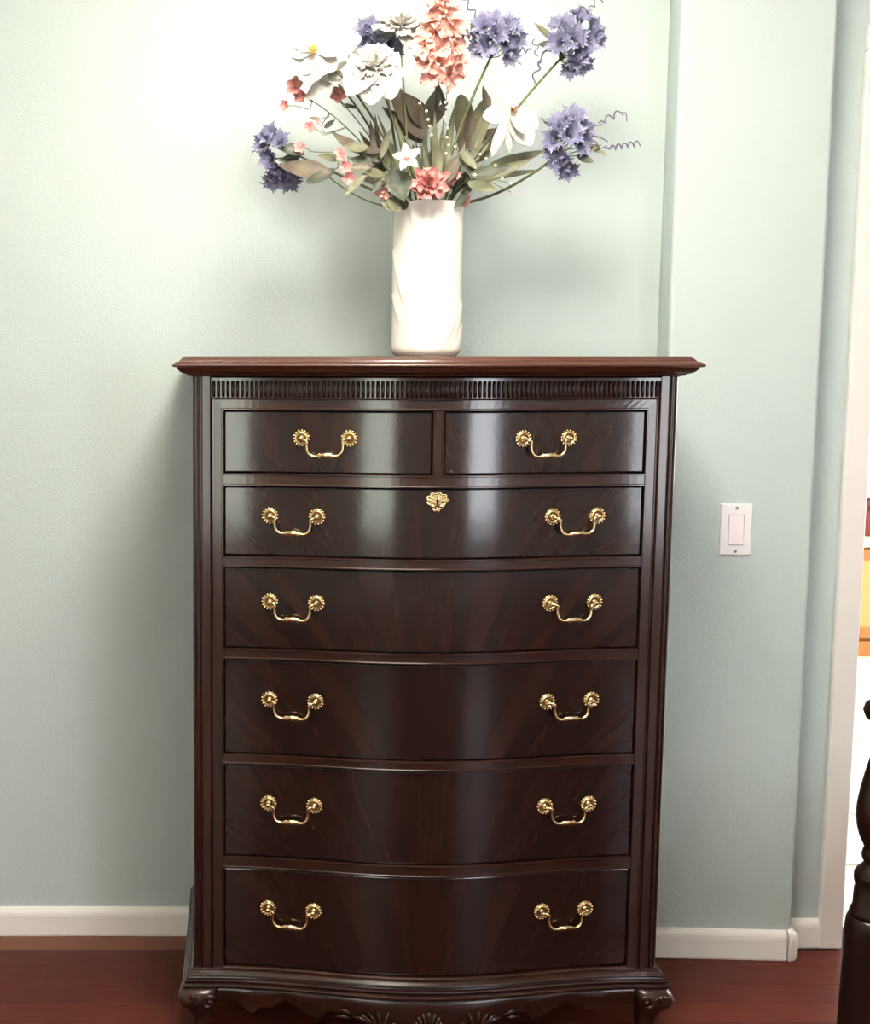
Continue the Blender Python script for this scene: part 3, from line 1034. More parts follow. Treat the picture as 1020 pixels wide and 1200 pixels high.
def prof_w(kind, u):
    if kind == 'round':
        return max(0.16 * (1 - u), math.sin(PI * min(1, u ** 0.9)) ** 0.5 if 0 < u < 1 else 0.0)
    if kind == 'fan':
        return (0.15 + 0.85 * u ** 0.8) * (1 if u < 0.9 else 0.85)
    if kind == 'lance':
        return max(0.05, math.sin(PI * u ** 0.75) ** 0.9) if u < 1 else 0.0
    if kind == 'point':
        return max(0.12 * (1 - u), math.sin(PI * u ** 0.8) ** 0.75 * (1 - 0.25 * u)) if u < 1 else 0.0
    return 1


def sheet(mb, L, W, kind='round', cup=0.3, curl=0.5, base=0.0, ruf=0.0, rf=5, nu=9, nv=6, M=Matrix.Identity(4), mi=0, ph=0.0, teeth=0.0):
    """a petal or leaf along +x, upper side +z; curl bends it up, cup lifts the edges"""
    rows = []
    ang, x, z = base, 0.0, 0.0
    u0 = 0.0
    for i in range(nu + 1):
        u = 1 - (1 - i / nu) ** 1.8 if kind == 'round' else i / nu
        x += math.cos(ang) * L * (u - u0)
        z += math.sin(ang) * L * (u - u0)
        u0 = u
        w_ = W * prof_w(kind, u)
        if teeth and i % 2 and 0 < i < nu:
            w_ *= 1 + teeth
        r = []
        for j in range(nv + 1):
            s_ = -1 + 2 * j / nv
            lift = cup * w_ * s_ * s_ + ruf * u * (0.35 + abs(s_)) * math.sin(rf * s_ * 2 + ph + 3 * u)
            r.append(M @ Vector((x - math.sin(ang) * lift + ruf * 0.6 * u * u * math.sin(rf * 1.7 * s_ + ph), s_ * w_, z + math.cos(ang) * lift)))
        rows.append(r)
        ang = base + curl * u
    # thin body: top and underside
    n_, m_ = len(rows), len(rows[0])
    mb.grid(rows, True, False, mi)
    return mb


def face(p, d, roll=0.0):
    """frame at p whose +z looks along d"""
    d = Vector(d).normalized()
    q = d.to_track_quat('Z', 'Y')
    return Matrix.Translation(p) @ q.to_matrix().to_4x4() @ R(roll, 'Z')


_slot = [0]
STEM = {}


def stem_path(P, mouth=None, bow=0.25, n=12):
    """from the bottom of the vase, over its rim, to the head at P"""
    i = _slot[0]
    _slot[0] += 1
    a = i * 2.399963
    rb = 0.010 + 0.042 * math.sqrt(((i * 7) % 37) / 37)
    B = Vector((VX + rb * math.cos(a), VY + rb * math.sin(a), VZ + 0.014))
    d = P - Vector((VX, VY, VZ + VH))
    if mouth is None:
        q = Vector((d.x, d.y, 0))
        q = q.normalized() if q.length > 1e-4 else Vector((0, 0, 0))
        mouth = Vector((VX, VY, VZ + VH - 0.004)) + q * min(0.046, Vector((d.x, d.y, 0)).length * 0.4) + Vector((0.010 * math.cos(a), 0.010 * math.sin(a), 0))
    C = mouth + (P - mouth) * 0.45 + Vector((0, 0, bow * abs((P - mouth).x) + 0.02))
    pts = [B, B.lerp(mouth, 0.5)]
    for k in range(n + 1):
        t = k / n
        pts.append(mouth * (1 - t) ** 2 + C * (2 * t * (1 - t)) + P * t * t)
    return pts


def flower_root(name, P, label, cat='flower', group='artificial flowers in the vase', r=0.0017, m=None, bow=0.25, mouth=None):
    pts = stem_path(P, mouth, bow)
    root = empty(name, pts[0])
    tag(root, label, cat, group)
    o = Vector(pts[0])
    MB().tube([p - o for p in pts], lerp_list([r, r, r * 0.8], len(pts) - 1), 7).build('stem', m or M_STEM, root)
    STEM[root.name] = pts
    return root, o, pts


def part(name, me, m, root, o, M):
    return link(name, me, m, root, Matrix.Translation(-o) @ M)


def leaf_on(root, o, A, B_, W, m, kind='lance', curl=0.35, cup=0.25, up=(0, -1, 0.35), ruf=0.0, name='leaf', teeth=0.0, nu=9):
    """a leaf from A to B_ whose upper side looks along up"""
    A, B_ = Vector(A), Vector(B_)
    d = B_ - A
    x = d.normalized()
    z = Vector(up)
    z = (z - x * z.dot(x)).normalized()
    y = z.cross(x)
    Mx = Matrix((x, y, z)).transposed().to_4x4()
    Mx.translation = A
    L = d.length
    # bend symmetrically so that the tip lands on B_
    mb = sheet(MB(), L * (1 + curl * curl / 24), W, kind, cup, curl, -curl / 2, ruf, teeth=teeth, nu=nu)
    if name == 'leaf':             # midrib, and a stalk back to the stem
        q = min(STEM[root.name][2:], key=lambda p: (p - A).length)
        if (q - A).length > 0.004:
            mid = q.lerp(A, 0.5) - x * min(0.012, (q - A).length * 0.3)
            Mi = Mx.inverted()
            mb.tube([Mi @ q, Mi @ mid, Mi @ (A + x * 0.004)], 0.0010, 5)
    return part(name, mb.mesh(name), m, root, o, Mx)


CAMDIR = Vector((-0.15, -1, 0.05))

# ---- meshes shared between alike heads
PET_ROUND = [sheet(MB(), 1.0, 0.40, 'round', c, k, b, r_, ph=i).mesh('petal') for i, (c, k, b, r_) in enumerate([(0.35, 0.9, 0.0, 0.02), (0.25, 0.4, 0.1, 0.03), (0.45, 1.3, -0.1, 0.02)])]


def floret_lav():
    """trumpet floret with six sharp toothed lobes"""
    mb = MB()
    mb.lathe([(0.10, 0.0), (0.14, 0.25), (0.26, 0.55), (0.36, 0.66)], 12, caps=False)
    for k in range(6):
        for t, (aa, LL) in enumerate(((0, 0.62), (0.30, 0.46), (-0.30, 0.46))):
            Mx = R(k * PI / 3 + aa, 'Z') @ T(0.28, 0, 0.58) @ R(-0.75, 'Y')
            sheet(mb, LL, 0.13, 'point', 0.5, -0.45, 0, nu=5, nv=2, M=Mx)
    for k in range(5):
        a = k * 1.256
        mb.tube([(0.05 * math.cos(a), 0.05 * math.sin(a), 0.3), (0.12 * math.cos(a), 0.12 * math.sin(a), 0.85)], 0.025, 5)
    return mb.mesh('floret')


FLAV = floret_lav()


def coil(mb, A, B_, turns, r0, r1, wire, bow=0.0, n=14):
    """curled tendril from A to B_"""
    A, B_ = Vector(A), Vector(B_)
    d = (B_ - A)
    x = d.normalized()
    e1 = x.orthogonal().normalized()
    e2 = x.cross(e1)
    pts = []
    N_ = int(turns * n)
    for i in range(N_ + 1):
        t = i / N_
        r = r0 + (r1 - r0) * t
        r *= min(1, t * 4)
        a = 2 * PI * turns * t
        pts.append(A + d * t + (e1 * math.cos(a) + e2 * math.sin(a)) * r + Vector((0, 0, bow * math.sin(PI * t))))
    mb.tube(pts, lerp_list([wire, wire, wire * 0.7], N_), 6)
    return mb


def cornflower(label, heads, P, y, tendrils, leaves, stem_bow=0.2, size=0.034, mouth=None):
    """cluster of lavender florets; heads: pixel centres with size; everything hangs on one stem"""
    root, o, pts = flower_root('cornflower_stem', P, label, r=0.0030, bow=stem_bow, mouth=mouth)
    rnd = random.Random(int(P.x * 1e4))
    mid = sum((at(h[0], h[1], y + h[2]) for h in heads), Vector()) / len(heads)
    for (u, v, dy, s_, dx, dz) in heads:
        c = at(u, v, y + dy).lerp(mid, 0.12)
        d = Vector((dx, -1.0, dz)).normalized()
        part('floret', FLAV, M_PLAV, root, o, face(c - d * 0.012 * s_, d, rnd.uniform(0, 6)) @ Matrix.Scale(size * s_, 4))
        MB().tube([P - o, (P * 0.5 + c * 0.5) - o + Vector((0, 0.006, 0)), c - d * 0.010 * s_ - o], 0.0012, 6).build('floret_stalk', M_STEM, root)
    for (u0, v0, u1, v1, dy, turns, r0, r1, wire) in tendrils:
        coil(MB(), at(u0, v0, y + dy) - o, at(u1, v1, y + dy) - o, turns * 0.8, r0 * 1.5, r1 * 1.5, wire * 1.3).build('tendril', M_TEND, root)
    for (u0, v0, u1, v1, dy, wd) in leaves:
        leaf_on(root, o, at(u0, v0, y + dy), at(u1, v1, y + dy - 0.006), wd, M_LEAFD if wd > 0.008 else M_LEAF)
    return root


# lavender clusters
cornflower('lavender cornflower cluster beside the top of the pink spike', [
    (566, 32, 0, 1.15, -0.5, 0.5), (580, 26, 0.01, 1.0, 0.0, 0.8), (597, 34, 0, 1.1, 0.6, 0.5), (572, 52, -0.008, 1.15, -0.4, -0.3), (592, 52, 0.0, 1.05, 0.5, -0.2), (606, 46, 0.01, 0.95, 0.9, 0.1), (582, 40, -0.012, 1.05, 0.1, 0.1), (560, 56, 0, 0.9, -0.7, -0.5), (596, 66, 0.004, 0.9, 0.5, -0.7)],
    at(575, 68, 2.64), 2.62,
    [(562, 24, 542, -4, 0.0, 3, 0.003, 0.0036, 0.0014), (604, 58, 622, 60, 0.0, 3, 0.0035, 0.003, 0.0014), (556, 40, 538, 40, -0.02, 3.2, 0.004, 0.0075, 0.0016), (592, 70, 611, 74, 0, 0.6, 0.003, 0.004, 0.0010)],
    [(562, 52, 552, 26, -0.006, 0.009), (570, 60, 549, 46, 0.0, 0.008)], mouth=Vector((VX + 0.012, VY - 0.02, VZ + VH)))
cornflower('lavender cornflower cluster on the tallest stem at the right, above the white orchid', [
    (662, 30, 0, 1.0, -0.4, 0.7), (680, 22, 0.01, 1.05, 0.1, 0.9), (694, 34, 0.01, 1.05, 0.7, 0.5), (655, 52, -0.006, 1.15, -0.6, 0.0), (672, 46, -0.012, 1.15, 0.0, 0.1), (688, 50, -0.004, 1.1, 0.5, 0.0), (700, 46, 0.01, 0.9, 0.9, 0.0), (674, 66, -0.006, 1.15, 0.1, -0.5), (668, 80, 0, 1.0, -0.1, -0.9), (682, 76, 0.004, 0.95, 0.4, -0.8), (652, 28, 0.01, 0.8, -0.9, 0.6)],
    at(656, 70, 2.66), 2.64,
    [(668, 14, 690, 10, 0, 2.2, 0.003, 0.004, 0.0015), (690, 10, 706, -2, 0.0, 2.2, 0.003, 0.0048, 0.0010), (648, 58, 628, 72, 0.0, 1.3, 0.0035, 0.005, 0.0017), (634, 70, 624, 98, 0.0, 2.2, 0.004, 0.003, 0.0014), (630, 66, 627, 46, 0, 2, 0.003, 0.004, 0.0010), (684, 64, 694, 74, 0, .5, .003, .003, .0010)],
    [(652, 48, 626, 26, 0.0, 0.008), (650, 52, 630, 52, 0.0, 0.0085)], stem_bow=0.05, mouth=Vector((VX + 0.040, VY - 0.01, VZ + VH)))
cornflower('lavender cornflower cluster reaching out furthest to the right, with two curled tendrils', [
    (656, 146, 0, 1.15, -0.4, 0.6), (672, 138, 0.008, 1.15, 0.1, 0.8), (684, 152, 0.006, 1.0, 0.7, 0.5), (650, 164, -0.004, 1.1, -0.7, 0.0), (668, 158, -0.012, 1.2, 0.0, 0.2), (680, 168, -0.006, 1.05, 0.5, -0.2), (656, 190, 0, 1.1, -0.3, -0.5), (664, 200, 0, 1.0, 0.1, -0.8), (650, 178, 0.004, 1.0, -0.6, -0.2)],
    at(646, 188, 2.62), 2.60,
    [(688, 154, 704, 142, 0, 0.8, 0.003, 0.004, 0.0014), (702, 144, 730, 131, 0, 3.4, 0.0035, 0.0045, 0.0012), (728, 132, 737, 140, 0, 0.7, 0.003, 0.004, 0.0009), (690, 166, 712, 172, 0, 1.2, 0.004, 0.004, 0.0014), (710, 174, 750, 168, 0, 7, 0.0032, 0.0036, 0.0013), (690, 160, 712, 166, 0.0, 0.5, 0.003, 0.003, 0.0012)],
    [(648, 150, 634, 137, 0.0, 0.004), (680, 176, 706, 170, 0.0, 0.008), (676, 182, 697, 190, -0.004, 0.009), (690, 170, 712, 182, 0, 0.006)], stem_bow=-0.30, mouth=Vector((VX + 0.048, VY - 0.012, VZ + VH)))
cornflower('lavender cornflower cluster hanging lowest at the far left', [
    (318, 158, 0, 1.05, -0.8, 0.6), (328, 166, -0.006, 1.0, -0.2, 0.5), (310, 166, 0.005, 0.95, -1.0, 0.1), (318, 186, 0, 1.0, -0.8, -0.2), (330, 200, 0, 1.1, -0.4, -0.7), (340, 210, 0.004, 1.1, 0.0, -0.9), (322, 212, 0.004, 0.95, -0.7, -0.8), (346, 200, 0, 1.0, 0.2, -0.6)],
    at(350, 182, 2.62), 2.61,
    [(312, 174, 296, 180, 0, 2, 0.0025, 0.003, 0.0012), (326, 208, 306, 217, 0, 3, 0.0035, 0.0035, 0.0016), (318, 192, 308, 188, 0, 1.2, 0.003, 0.003, 0.0014)],
    [(356, 178, 322, 170, -0.012, 0.013), (352, 184, 326, 188, 0.0, 0.010)], stem_bow=-0.1)
cornflower('lavender cornflower cluster tucked behind the white blossoms at the upper left', [
    (430, 38, 0, 1.15, -0.4, 0.6), (442, 44, -0.004, 1.1, 0.2, 0.3), (426, 50, 0, 1.0, -0.6, -0.1), (438, 55, -0.006, 1.0, 0.1, -0.3), (458, 54, 0.008, 1.0, 0.4, 0.0), (463, 60, 0.006, 0.9, 0.5, -0.4), (436, 30, 0.006, 0.9, 0.0, 0.9)],
    at(446, 62, 2.76), 2.75, [(424, 36, 410, 40, 0, 1.5, 0.003, 0.003, 0.0010)], [(444, 48, 464, 38, -0.015, 0.010)], stem_bow=0.05)


# white magnolia
def white_flower(name, label, P, look, petals, stamens, ms, mouth=None, bow=0.2, stem_m=None):
    """petals: (pixel tip u, v, depth offset, half width, curl, cup)"""
    root, o, pts = flower_root(name, P, label, r=0.0024, m=stem_m, bow=bow, mouth=mouth)
    for (u, v, dy, wd, curl, cup, ruf, kind) in petals:
        tip = at(u, v, P.y + dy)
        leaf_on(root, o, P + (tip - P).normalized() * 0.003, tip, wd, M_PWHITE, kind, curl, cup, up=look, ruf=ruf, name='petal', nu=10)
    st = MB()
    L = Vector(look).normalized()
    rnd = random.Random(3)
    for k in range(stamens):
        a = k * 2.4
        rr = 0.010 * math.sqrt(k / stamens)
        e1 = L.orthogonal().normalized()
        e2 = L.cross(e1)
        b0 = P - o + L * 0.003
        b1 = b0 + L * rnd.uniform(0.010, 0.017) + (e1 * math.cos(a) + e2 * math.sin(a)) * rr
        st.tube([b0 + (b1 - b0) * 0.2, b1], [0.0010, 0.0016], 6)
    st.build('stamens', ms, root)
    return root, o


LK = (-0.25, -1, 0.25)
white_flower('magnolia_stem', 'big open white magnolia with yellow stamens at the upper left of the bouquet', at(369, 62, 2.60), LK, [
    (336, 46, 0.010, 0.026, 0.9, 0.35, 0.002, 'round'), (352, 34, 0.015, 0.026, 0.8, 0.35, 0.002, 'round'), (378, 30, 0.015, 0.027, 0.8, 0.35, 0.002, 'round'), (342, 84, 0.0, 0.027, 0.9, 0.35, 0.002, 'round'),
    (366, 96, -0.010, 0.026, 0.7, 0.3, 0.002, 'round'), (394, 82, -0.004, 0.022, 0.7, 0.35, 0.002, 'round'), (424, 44, -0.022, 0.022, 0.35, 0.30, 0.001, 'round')], 22, M_YEL, bow=0.35)
wr, wo_ = white_flower('magnolia_stem', 'white blossom seen from its underside just below the big magnolia', at(384, 86, 2.655), (-0.2, -0.6, 0.8), [
    (360, 118, -0.02, 0.016, -0.5, -0.3, 0.002, 'round'), (382, 106, -0.03, 0.014, 0.4, 0.5, 0.002, 'round'), (406, 74, -0.03, 0.018, 0.4, 0.4, 0.003, 'round'), (398, 98, -0.035, 0.020, 0.4, 0.6, 0.003, 'round')], 4, M_BRN, bow=0.3)
white_flower('orchid_stem', 'white orchid with a brown centre at the right of the bouquet', at(600, 130, 2.58), (0.1, -1, 0.1), [
    (599, 88, 0.014, 0.021, 0.6, 0.35, 0.002, 'round'), (566, 136, 0.004, 0.019, 0.7, 0.35, 0.001, 'round'), (630, 150, 0.004, 0.024, 0.6, 0.3, 0.003, 'round'), (622, 170, -0.006, 0.024, 0.6, 0.4, 0.003, 'round'),
    (576, 182, 0.006, 0.012, -0.5, -0.4, 0.003, 'round'), (596, 176, 0.008, 0.012, -0.4, -0.4, 0.003, 'round'), (614, 156, -0.022, 0.012, 0.3, 0.5, 0.001, 'round')], 12, M_BRN, bow=0.0, stem_m=M_LEAFD)


# frilly white carnations / peonies
def frill_mesh(seed, R0=1.0, n=26):
    rnd = random.Random(seed)
    mb = MB()
    for k in range(n):
        t = k / n
        a = k * 2.399963
        tilt = 1.45 - 1.25 * t ** 0.8
        L = R0 * (0.62 + 0.38 * t)
        Mx = R(a, 'Z') @ T(0.06 * R0 + 0.10 * R0 * t, 0, 0) @ R(-tilt, 'Y')
        sheet(mb, L, R0 * (0.20 + 0.16 * t), 'fan', 0.35, -0.5 * t, 0, R0 * 0.075, rf=5.5, nu=5, nv=7, M=Mx, ph=rnd.uniform(0, 6))
    return mb.mesh('frill')


def carnation(label, P, look, rad, m, outer=(), mouth=None, bow=0.2, seed=1, n=26, squash=0.8, name='carnation_stem'):
    root, o, pts = flower_root(name, P, label, r=0.0021, bow=bow, mouth=mouth)
    part('frill', frill_mesh(seed, 1.0, n), m, root, o, face(P, look) @ Matrix.Scale(rad, 4) @ Matrix.Scale(squash, 4, (0, 0, 1)))
    for (u, v, dy, wd, curl, cup, ruf) in outer:
        tip = at(u, v, P.y + dy)
        leaf_on(root, o, P, tip, wd, m, 'round', curl, cup, up=look, ruf=ruf, name='petal', nu=10)
    MB().lathe([(0.0, -0.35), (0.10, -0.32), (0.22, -0.10), (0.20, 0.02)], 14, Matrix.Translation(-o) @ face(P, look) @ Matrix.Scale(rad, 4)).build('calyx', M_LEAFD, root)
    return root, o


carnation('ruffled white carnation in the middle of the white blossoms', at(438, 78, 2.59), (-0.1, -0.85, 0.6), 0.050, M_PWHITE,
          [(408, 114, -0.03, 0.034, -0.6, 0.4, 0.005), (434, 124, -0.035, 0.034, -0.6, 0.4, 0.006), (458, 117, -0.03, 0.034, -0.5, 0.4, 0.006), (474, 88, 0.0, 0.024, 0.3, 0.3, 0.004), (464, 66, 0.02, 0.024, 0.4, 0.3, 0.004)], seed=2, bow=0.1)
carnation('ruffled white carnation at the top, left of the pink spike', at(468, 30, 2.66), (-0.1, -0.65, 0.75), 0.048, M_PWHITE,
          [(496, 20, 0.0, 0.024, 0.4, 0.3, 0.004), (498, 46, -0.02, 0.024, -0.3, 0.4, 0.004), (484, 58, -0.025, 0.022, -0.5, 0.4, 0.004), (446, 16, 0.01, 0.022, 0.4, 0.3, 0.004), (474, 2, 0.02, 0.024, 0.4, 0.3, 0.004), (444, 34, -0.01, 0.020, -0.2, 0.4, 0.004)], seed=5, bow=0.05)


# pink gladiolus spike
def ruffled_floret(seed):
    rnd = random.Random(seed)
    mb = MB()
    mb.lathe([(0.08, 0.0), (0.12, 0.2), (0.2, 0.4)], 10, caps=False)
    for k in range(5):
        Mx = R(k * 1.2566 + rnd.uniform(-0.2, 0.2), 'Z') @ T(0.14, 0, 0.30) @ R(-rnd.uniform(0.35, 0.85), 'Y')
        sheet(mb, rnd.uniform(0.75, 0.95), 0.42, 'round', 0.35, -0.5, 0, 0.09, rf=4, nu=6, nv=6, M=Mx, ph=rnd.uniform(0, 6))
    for k in range(4):
        mb.tube([(0.03 * k - 0.05, 0.02, 0.3), (0.08 * k - 0.12, 0.05, 0.8)], 0.022, 5)
    return mb.mesh('floret')


RUF = [ruffled_floret(11), ruffled_floret(23), ruffled_floret(31)]
P = at(516, 96, 2.60)
TOPG = at(516, -40, 2.61)
groot, go, gp = flower_root('gladiolus_stem', TOPG, 'tall salmon pink gladiolus spike in the middle of the bouquet', r=0.0027, m=M_LEAFD, bow=0.0, mouth=Vector((VX + 0.005, VY - 0.03, VZ + VH)))
k = 0
for (u, v, dx, dz, s_) in [(508, 88, -0.5, -0.4, 1.0), (528, 88, 0.6, -0.6, 1.1), (500, 72, -0.9, -0.1, 1.05), (516, 74, 0.0, -0.2, 1.1), (536, 76, 0.8, -0.4, 0.95), (498, 54, -0.9, 0.2, 1.05), (514, 56, -0.1, 0.0, 1.15), (532, 52, 0.8, 0.1, 1.1), (504, 38, -0.8, 0.3, 1.05), (520, 38, 0.2, 0.3, 1.1), (536, 34, 0.9, 0.4, 0.95), (508, 20, -0.6, 0.6, 0.95),
                           (526, 18, 0.6, 0.5, 1.0), (510, 4, -0.5, 0.8, 0.85), (526, 0, 0.5, 0.8, 0.85), (516, -16, 0.0, 1.0, 0.8), (512, -30, -0.2, 1.2, 0.6), (520, -34, 0.2, 1.3, 0.6)]:
    c = at(u, v, 2.575)
    d = Vector((dx, -0.9, dz + 0.15)).normalized()
    part('floret', RUF[k % 3], M_PPINK, groot, go, face(c - d * 0.012, d, k * 1.3) @ Matrix.Scale(0.029 * s_, 4))
    k += 1
leaf_on(groot, go, at(524, 130, 2.64), at(514, 96, 2.585), 0.006, M_LEAFD)


# small flowers
def five_petal(n=5, kind='point', wd=0.34, base=0.25):
    mb = MB()
    for k in range(n):
        sheet(mb, 1.0, wd, kind, 0.35, -0.25, base, 0.02, nu=6, nv=4, M=R(2 * PI * k / n, 'Z') @ T(0.06, 0, 0) @ R(-0.15, 'Y'))
    mb.ball((0, 0, 0.10), 0.16, (1, 1, 0.8), 8)
    return mb.mesh('blossom')


FIVE = five_petal()
SMALL = five_petal(5, 'round', 0.42, 0.45)


def small_flower(label, P, look, rad, me, m, mouth=None, bow=0.2, r=0.0012, centre=None, name='small_flower_stem', group='artificial flowers in the vase'):
    root, o, pts = flower_root(name, P, label, r=r, bow=bow, mouth=mouth, group=group)
    part('blossom', me, m, root, o, face(P, look, 0.5) @ Matrix.Scale(rad, 4))
    if centre:
        MB().ball(P - o + Vector(look).normalized() * rad * 0.15, rad * 0.22).build('centre', centre, root)
    return root, o


small_flower('small creamy white star flower with five petals, above the vase', at(477, 185, 2.585), (-0.1, -1, 0.1), 0.029, FIVE, M_PCREAM, centre=M_PPINK)
# rose-like bloom at the rim
rr_, ro_ = carnation('coral pink rose with pointed petals at the rim of the vase', at(502, 217, 2.595), (0.0, -1, 0.2), 0.031, M_PROSE, [], seed=9, n=20, squash=1.0, name='rose_stem', mouth=Vector((VX - 0.004, VY - 0.045, VZ + VH)))
for (u, v, wd) in ((488, 197, 0.016), (510, 195, 0.016), (529, 201, 0.014), (528, 222, 0.017), (514, 233, 0.018), (490, 232, 0.018), (480, 220, 0.016)):
    leaf_on(rr_, ro_, at(502, 217, 2.60), at(u, v, 2.585), wd, M_PROSE, 'point', 0.5, 0.35, up=(0, -1, 0.1), name='petal')
carnation('small pink carnation just left of the vase rim', at(452, 222, 2.62), (-0.5, -0.8, -0.1), 0.022, M_PPINK, [], seed=4, n=16, name='small_carnation_stem', bow=-0.1)
carnation('small pink flower peeking out right of the vase rim', at(543, 234, 2.66), (0.6, -0.8, -0.2), 0.018, M_PPINK, [], seed=6, n=14, name='small_carnation_stem', bow=-0.4)


# sprays of little pink flowers, each spray on one stem
def spray(label, P, blossoms, leaves=(), bow=0.2, m=M_PROSE, r=0.0014, lm=None, me=None, mouth=None):
    root, o, pts = flower_root('blossom_spray', P, label, r=r, bow=bow, mouth=mouth)
    for (u, v, y, rad, dx, dz, u0, v0) in blossoms:
        c = at(u, v, y)
        d = Vector((dx, -1, dz)).normalized()
        part('blossom', me or SMALL, m, root, o, face(c, d, u) @ Matrix.Scale(rad, 4))
        a = at(u0, v0, y + 0.01)
        q = min(pts[2:], key=lambda p: (p - a).length + 0.5 * max(0, p.z - a.z + 0.01))
        MB().tube(catmull([q - o, a - o, (a + c) * 0.5 - o + Vector((0, 0, 0.003)), c - d * 0.001 - o], 4), 0.0009, 6).build('stalk', M_STEM, root)
    for (u0, v0, u1, v1, y, wd, mm) in leaves:
        leaf_on(root, o, at(u0, v0, y), at(u1, v1, y - 0.008), wd, mm)
    return root


spray('spray of little rose pink blossoms arching up at the far left', at(366, 118, 2.66), [
    (347, 102, 2.645, 0.021, -0.5, 0.2, 366, 118), (352, 112, 2.650, 0.015, -0.2, -0.4, 366, 120), (335, 124, 2.645, 0.013, -0.8, 0.0, 362, 128), (363, 150, 2.63, 0.014, -0.2, 0.1, 382, 158), (372, 144, 2.63, 0.008, 0.3, 0.4, 382, 156)],
    [(380, 150, 393, 140, 2.65, 0.006, M_LEAFD), (376, 140, 362, 138, 2.65, 0.005, M_LEAF)], bow=0.15)
spray('rose pink blossom on a thin stem, under the white carnation', at(399, 118, 2.68), [(398, 112, 2.675, 0.020, -0.3, 0.1, 402, 124)], [(402, 122, 421, 127, 2.66, 0.005, M_LEAFD)], bow=0.1)
spray('hanging string of rose pink blossoms in front of the left leaves', at(402, 178, 2.60), [
    (401, 184, 2.595, 0.014, -0.2, 0.3, 406, 182), (404, 196, 2.595, 0.014, 0.1, 0.0, 408, 190), (408, 208, 2.595, 0.015, 0.2, -0.3, 410, 198), (398, 178, 2.60, 0.010, -0.4, 0.4, 404, 180), (352, 174, 2.60, 0.014, -0.2, 0.3, 368, 178)], [], bow=-0.2)
spray('pair of pale pink buds low on the right, in front of the leaves', at(536, 208, 2.63), [(535, 206, 2.62, 0.010, 0.2, 0.2, 532, 216), (528, 214, 2.62, 0.010, 0.1, 0.3, 530, 220)], [], m=M_PCREAM)


# berry sprays
def berries(label, pix, y, rad, m=M_BERRY, bow=0.1):
    P = at(*pix[-1], y)
    root, o, pts = flower_root('berry_spray', P, label, 'berry spray', r=0.0009, bow=bow)
    n = len(pix)
    for i, (u, v) in enumerate(pix):
        c = at(u, v, y - 0.01 * (i % 2))
        q = min(pts[2:], key=lambda p: (p - c).length)
        MB().tube([q - o, c - o], 0.0007, 5).build('stalk', M_STEM, root)
        MB().ball(c - o, rad, n=8).build('berry', m, root)
    return root


berries('upright string of pearly berries below the pink spike', [(523, 180), (526, 170), (524, 161), (525, 150), (521, 137), (524, 126), (522, 120), (524, 110)], 2.60, 0.0030)
berries('string of pearly berries leaning left by the brown leaves', [(506, 158), (504, 148), (500, 130), (492, 121), (502, 140)], 2.60, 0.0030)
berries('arching spray of pearly berries trailing out to the right over the leaves', [(534, 172), (563, 181), (570, 186), (581, 194), (589, 209), (599, 215), (601, 226), (557, 205)], 2.56, 0.0030, bow=-0.1)


# foliage stems
def foliage(label, P, leaves, bow=0.15, r=0.0016, mouth=None, m=None, name='leaf_stem'):
    root, o, pts = flower_root(name, P, label, 'leaf', 'artificial foliage in the vase', r=r, bow=bow, mouth=mouth, m=m)
    for L_ in leaves:
        (u0, v0, y0, u1, v1, y1, wd, mm) = L_[:8]
        leaf_on(root, o, at(u0, v0, y0), at(u1, v1, y1), wd, mm, *L_[8:])
    return root


foliage('long sage green leaves spreading out to the right under the orchid', at(575, 196, 2.62), [
    (548, 216, 2.62, 626, 184, 2.60, 0.013, M_LEAF), (570, 196, 2.64, 642, 175, 2.63, 0.013, M_LEAF), (550, 206, 2.60, 600, 194, 2.57, 0.014, M_LEAFD), (548, 214, 2.60, 584, 222, 2.55, 0.013, M_LEAF), (545, 196, 2.64, 580, 156, 2.63, 0.009, M_LEAF), (560, 208, 2.65, 634, 198, 2.64, 0.008, M_LEAF), (540, 176, 2.62, 562, 200, 2.60, 0.010, M_LEAF)], bow=0.1)
foliage('round dark green leaf right above the vase rim', at(545, 185, 2.64), [(540, 180, 2.64, 556, 206, 2.60, 0.014, M_LEAFD, 'round'), (536, 184, 2.63, 522, 214, 2.59, 0.014, M_LEAFB, 'round'), (548, 226, 2.65, 532, 244, 2.63, 0.008, M_LEAFD), (556, 214, 2.66, 538, 232, 2.66, 0.008, M_LEAFD)], bow=0.3)
foliage('broad bronze leaf curling over at the far left', at(372, 196, 2.60), [(388, 202, 2.60, 326, 193, 2.56, 0.021, M_LEAFB, 'lance'), (392, 198, 2.61, 360, 214, 2.56, 0.012, M_LEAFD, 'round'), (398, 186, 2.62, 372, 182, 2.60, 0.010, M_LEAF)], bow=-0.35)
foliage('olive leaves spreading low on the left above the rim', at(420, 186, 2.62), [
    (428, 180, 2.62, 388, 154, 2.60, 0.012, M_LEAFB, 'lance', 0.3, 0.3, (0, -1, 0.3), 0.003), (432, 172, 2.61, 400, 172, 2.60, 0.012, M_LEAF), (430, 202, 2.60, 404, 229, 2.57, 0.008, M_LEAF), (436, 196, 2.60, 408, 196, 2.60, 0.011, M_LEAFB), (446, 176, 2.64, 424, 176, 2.62, 0.009, M_LEAFB), (456, 236, 2.62, 466, 244, 2.60, 0.004, M_LEAF)], bow=0.0)
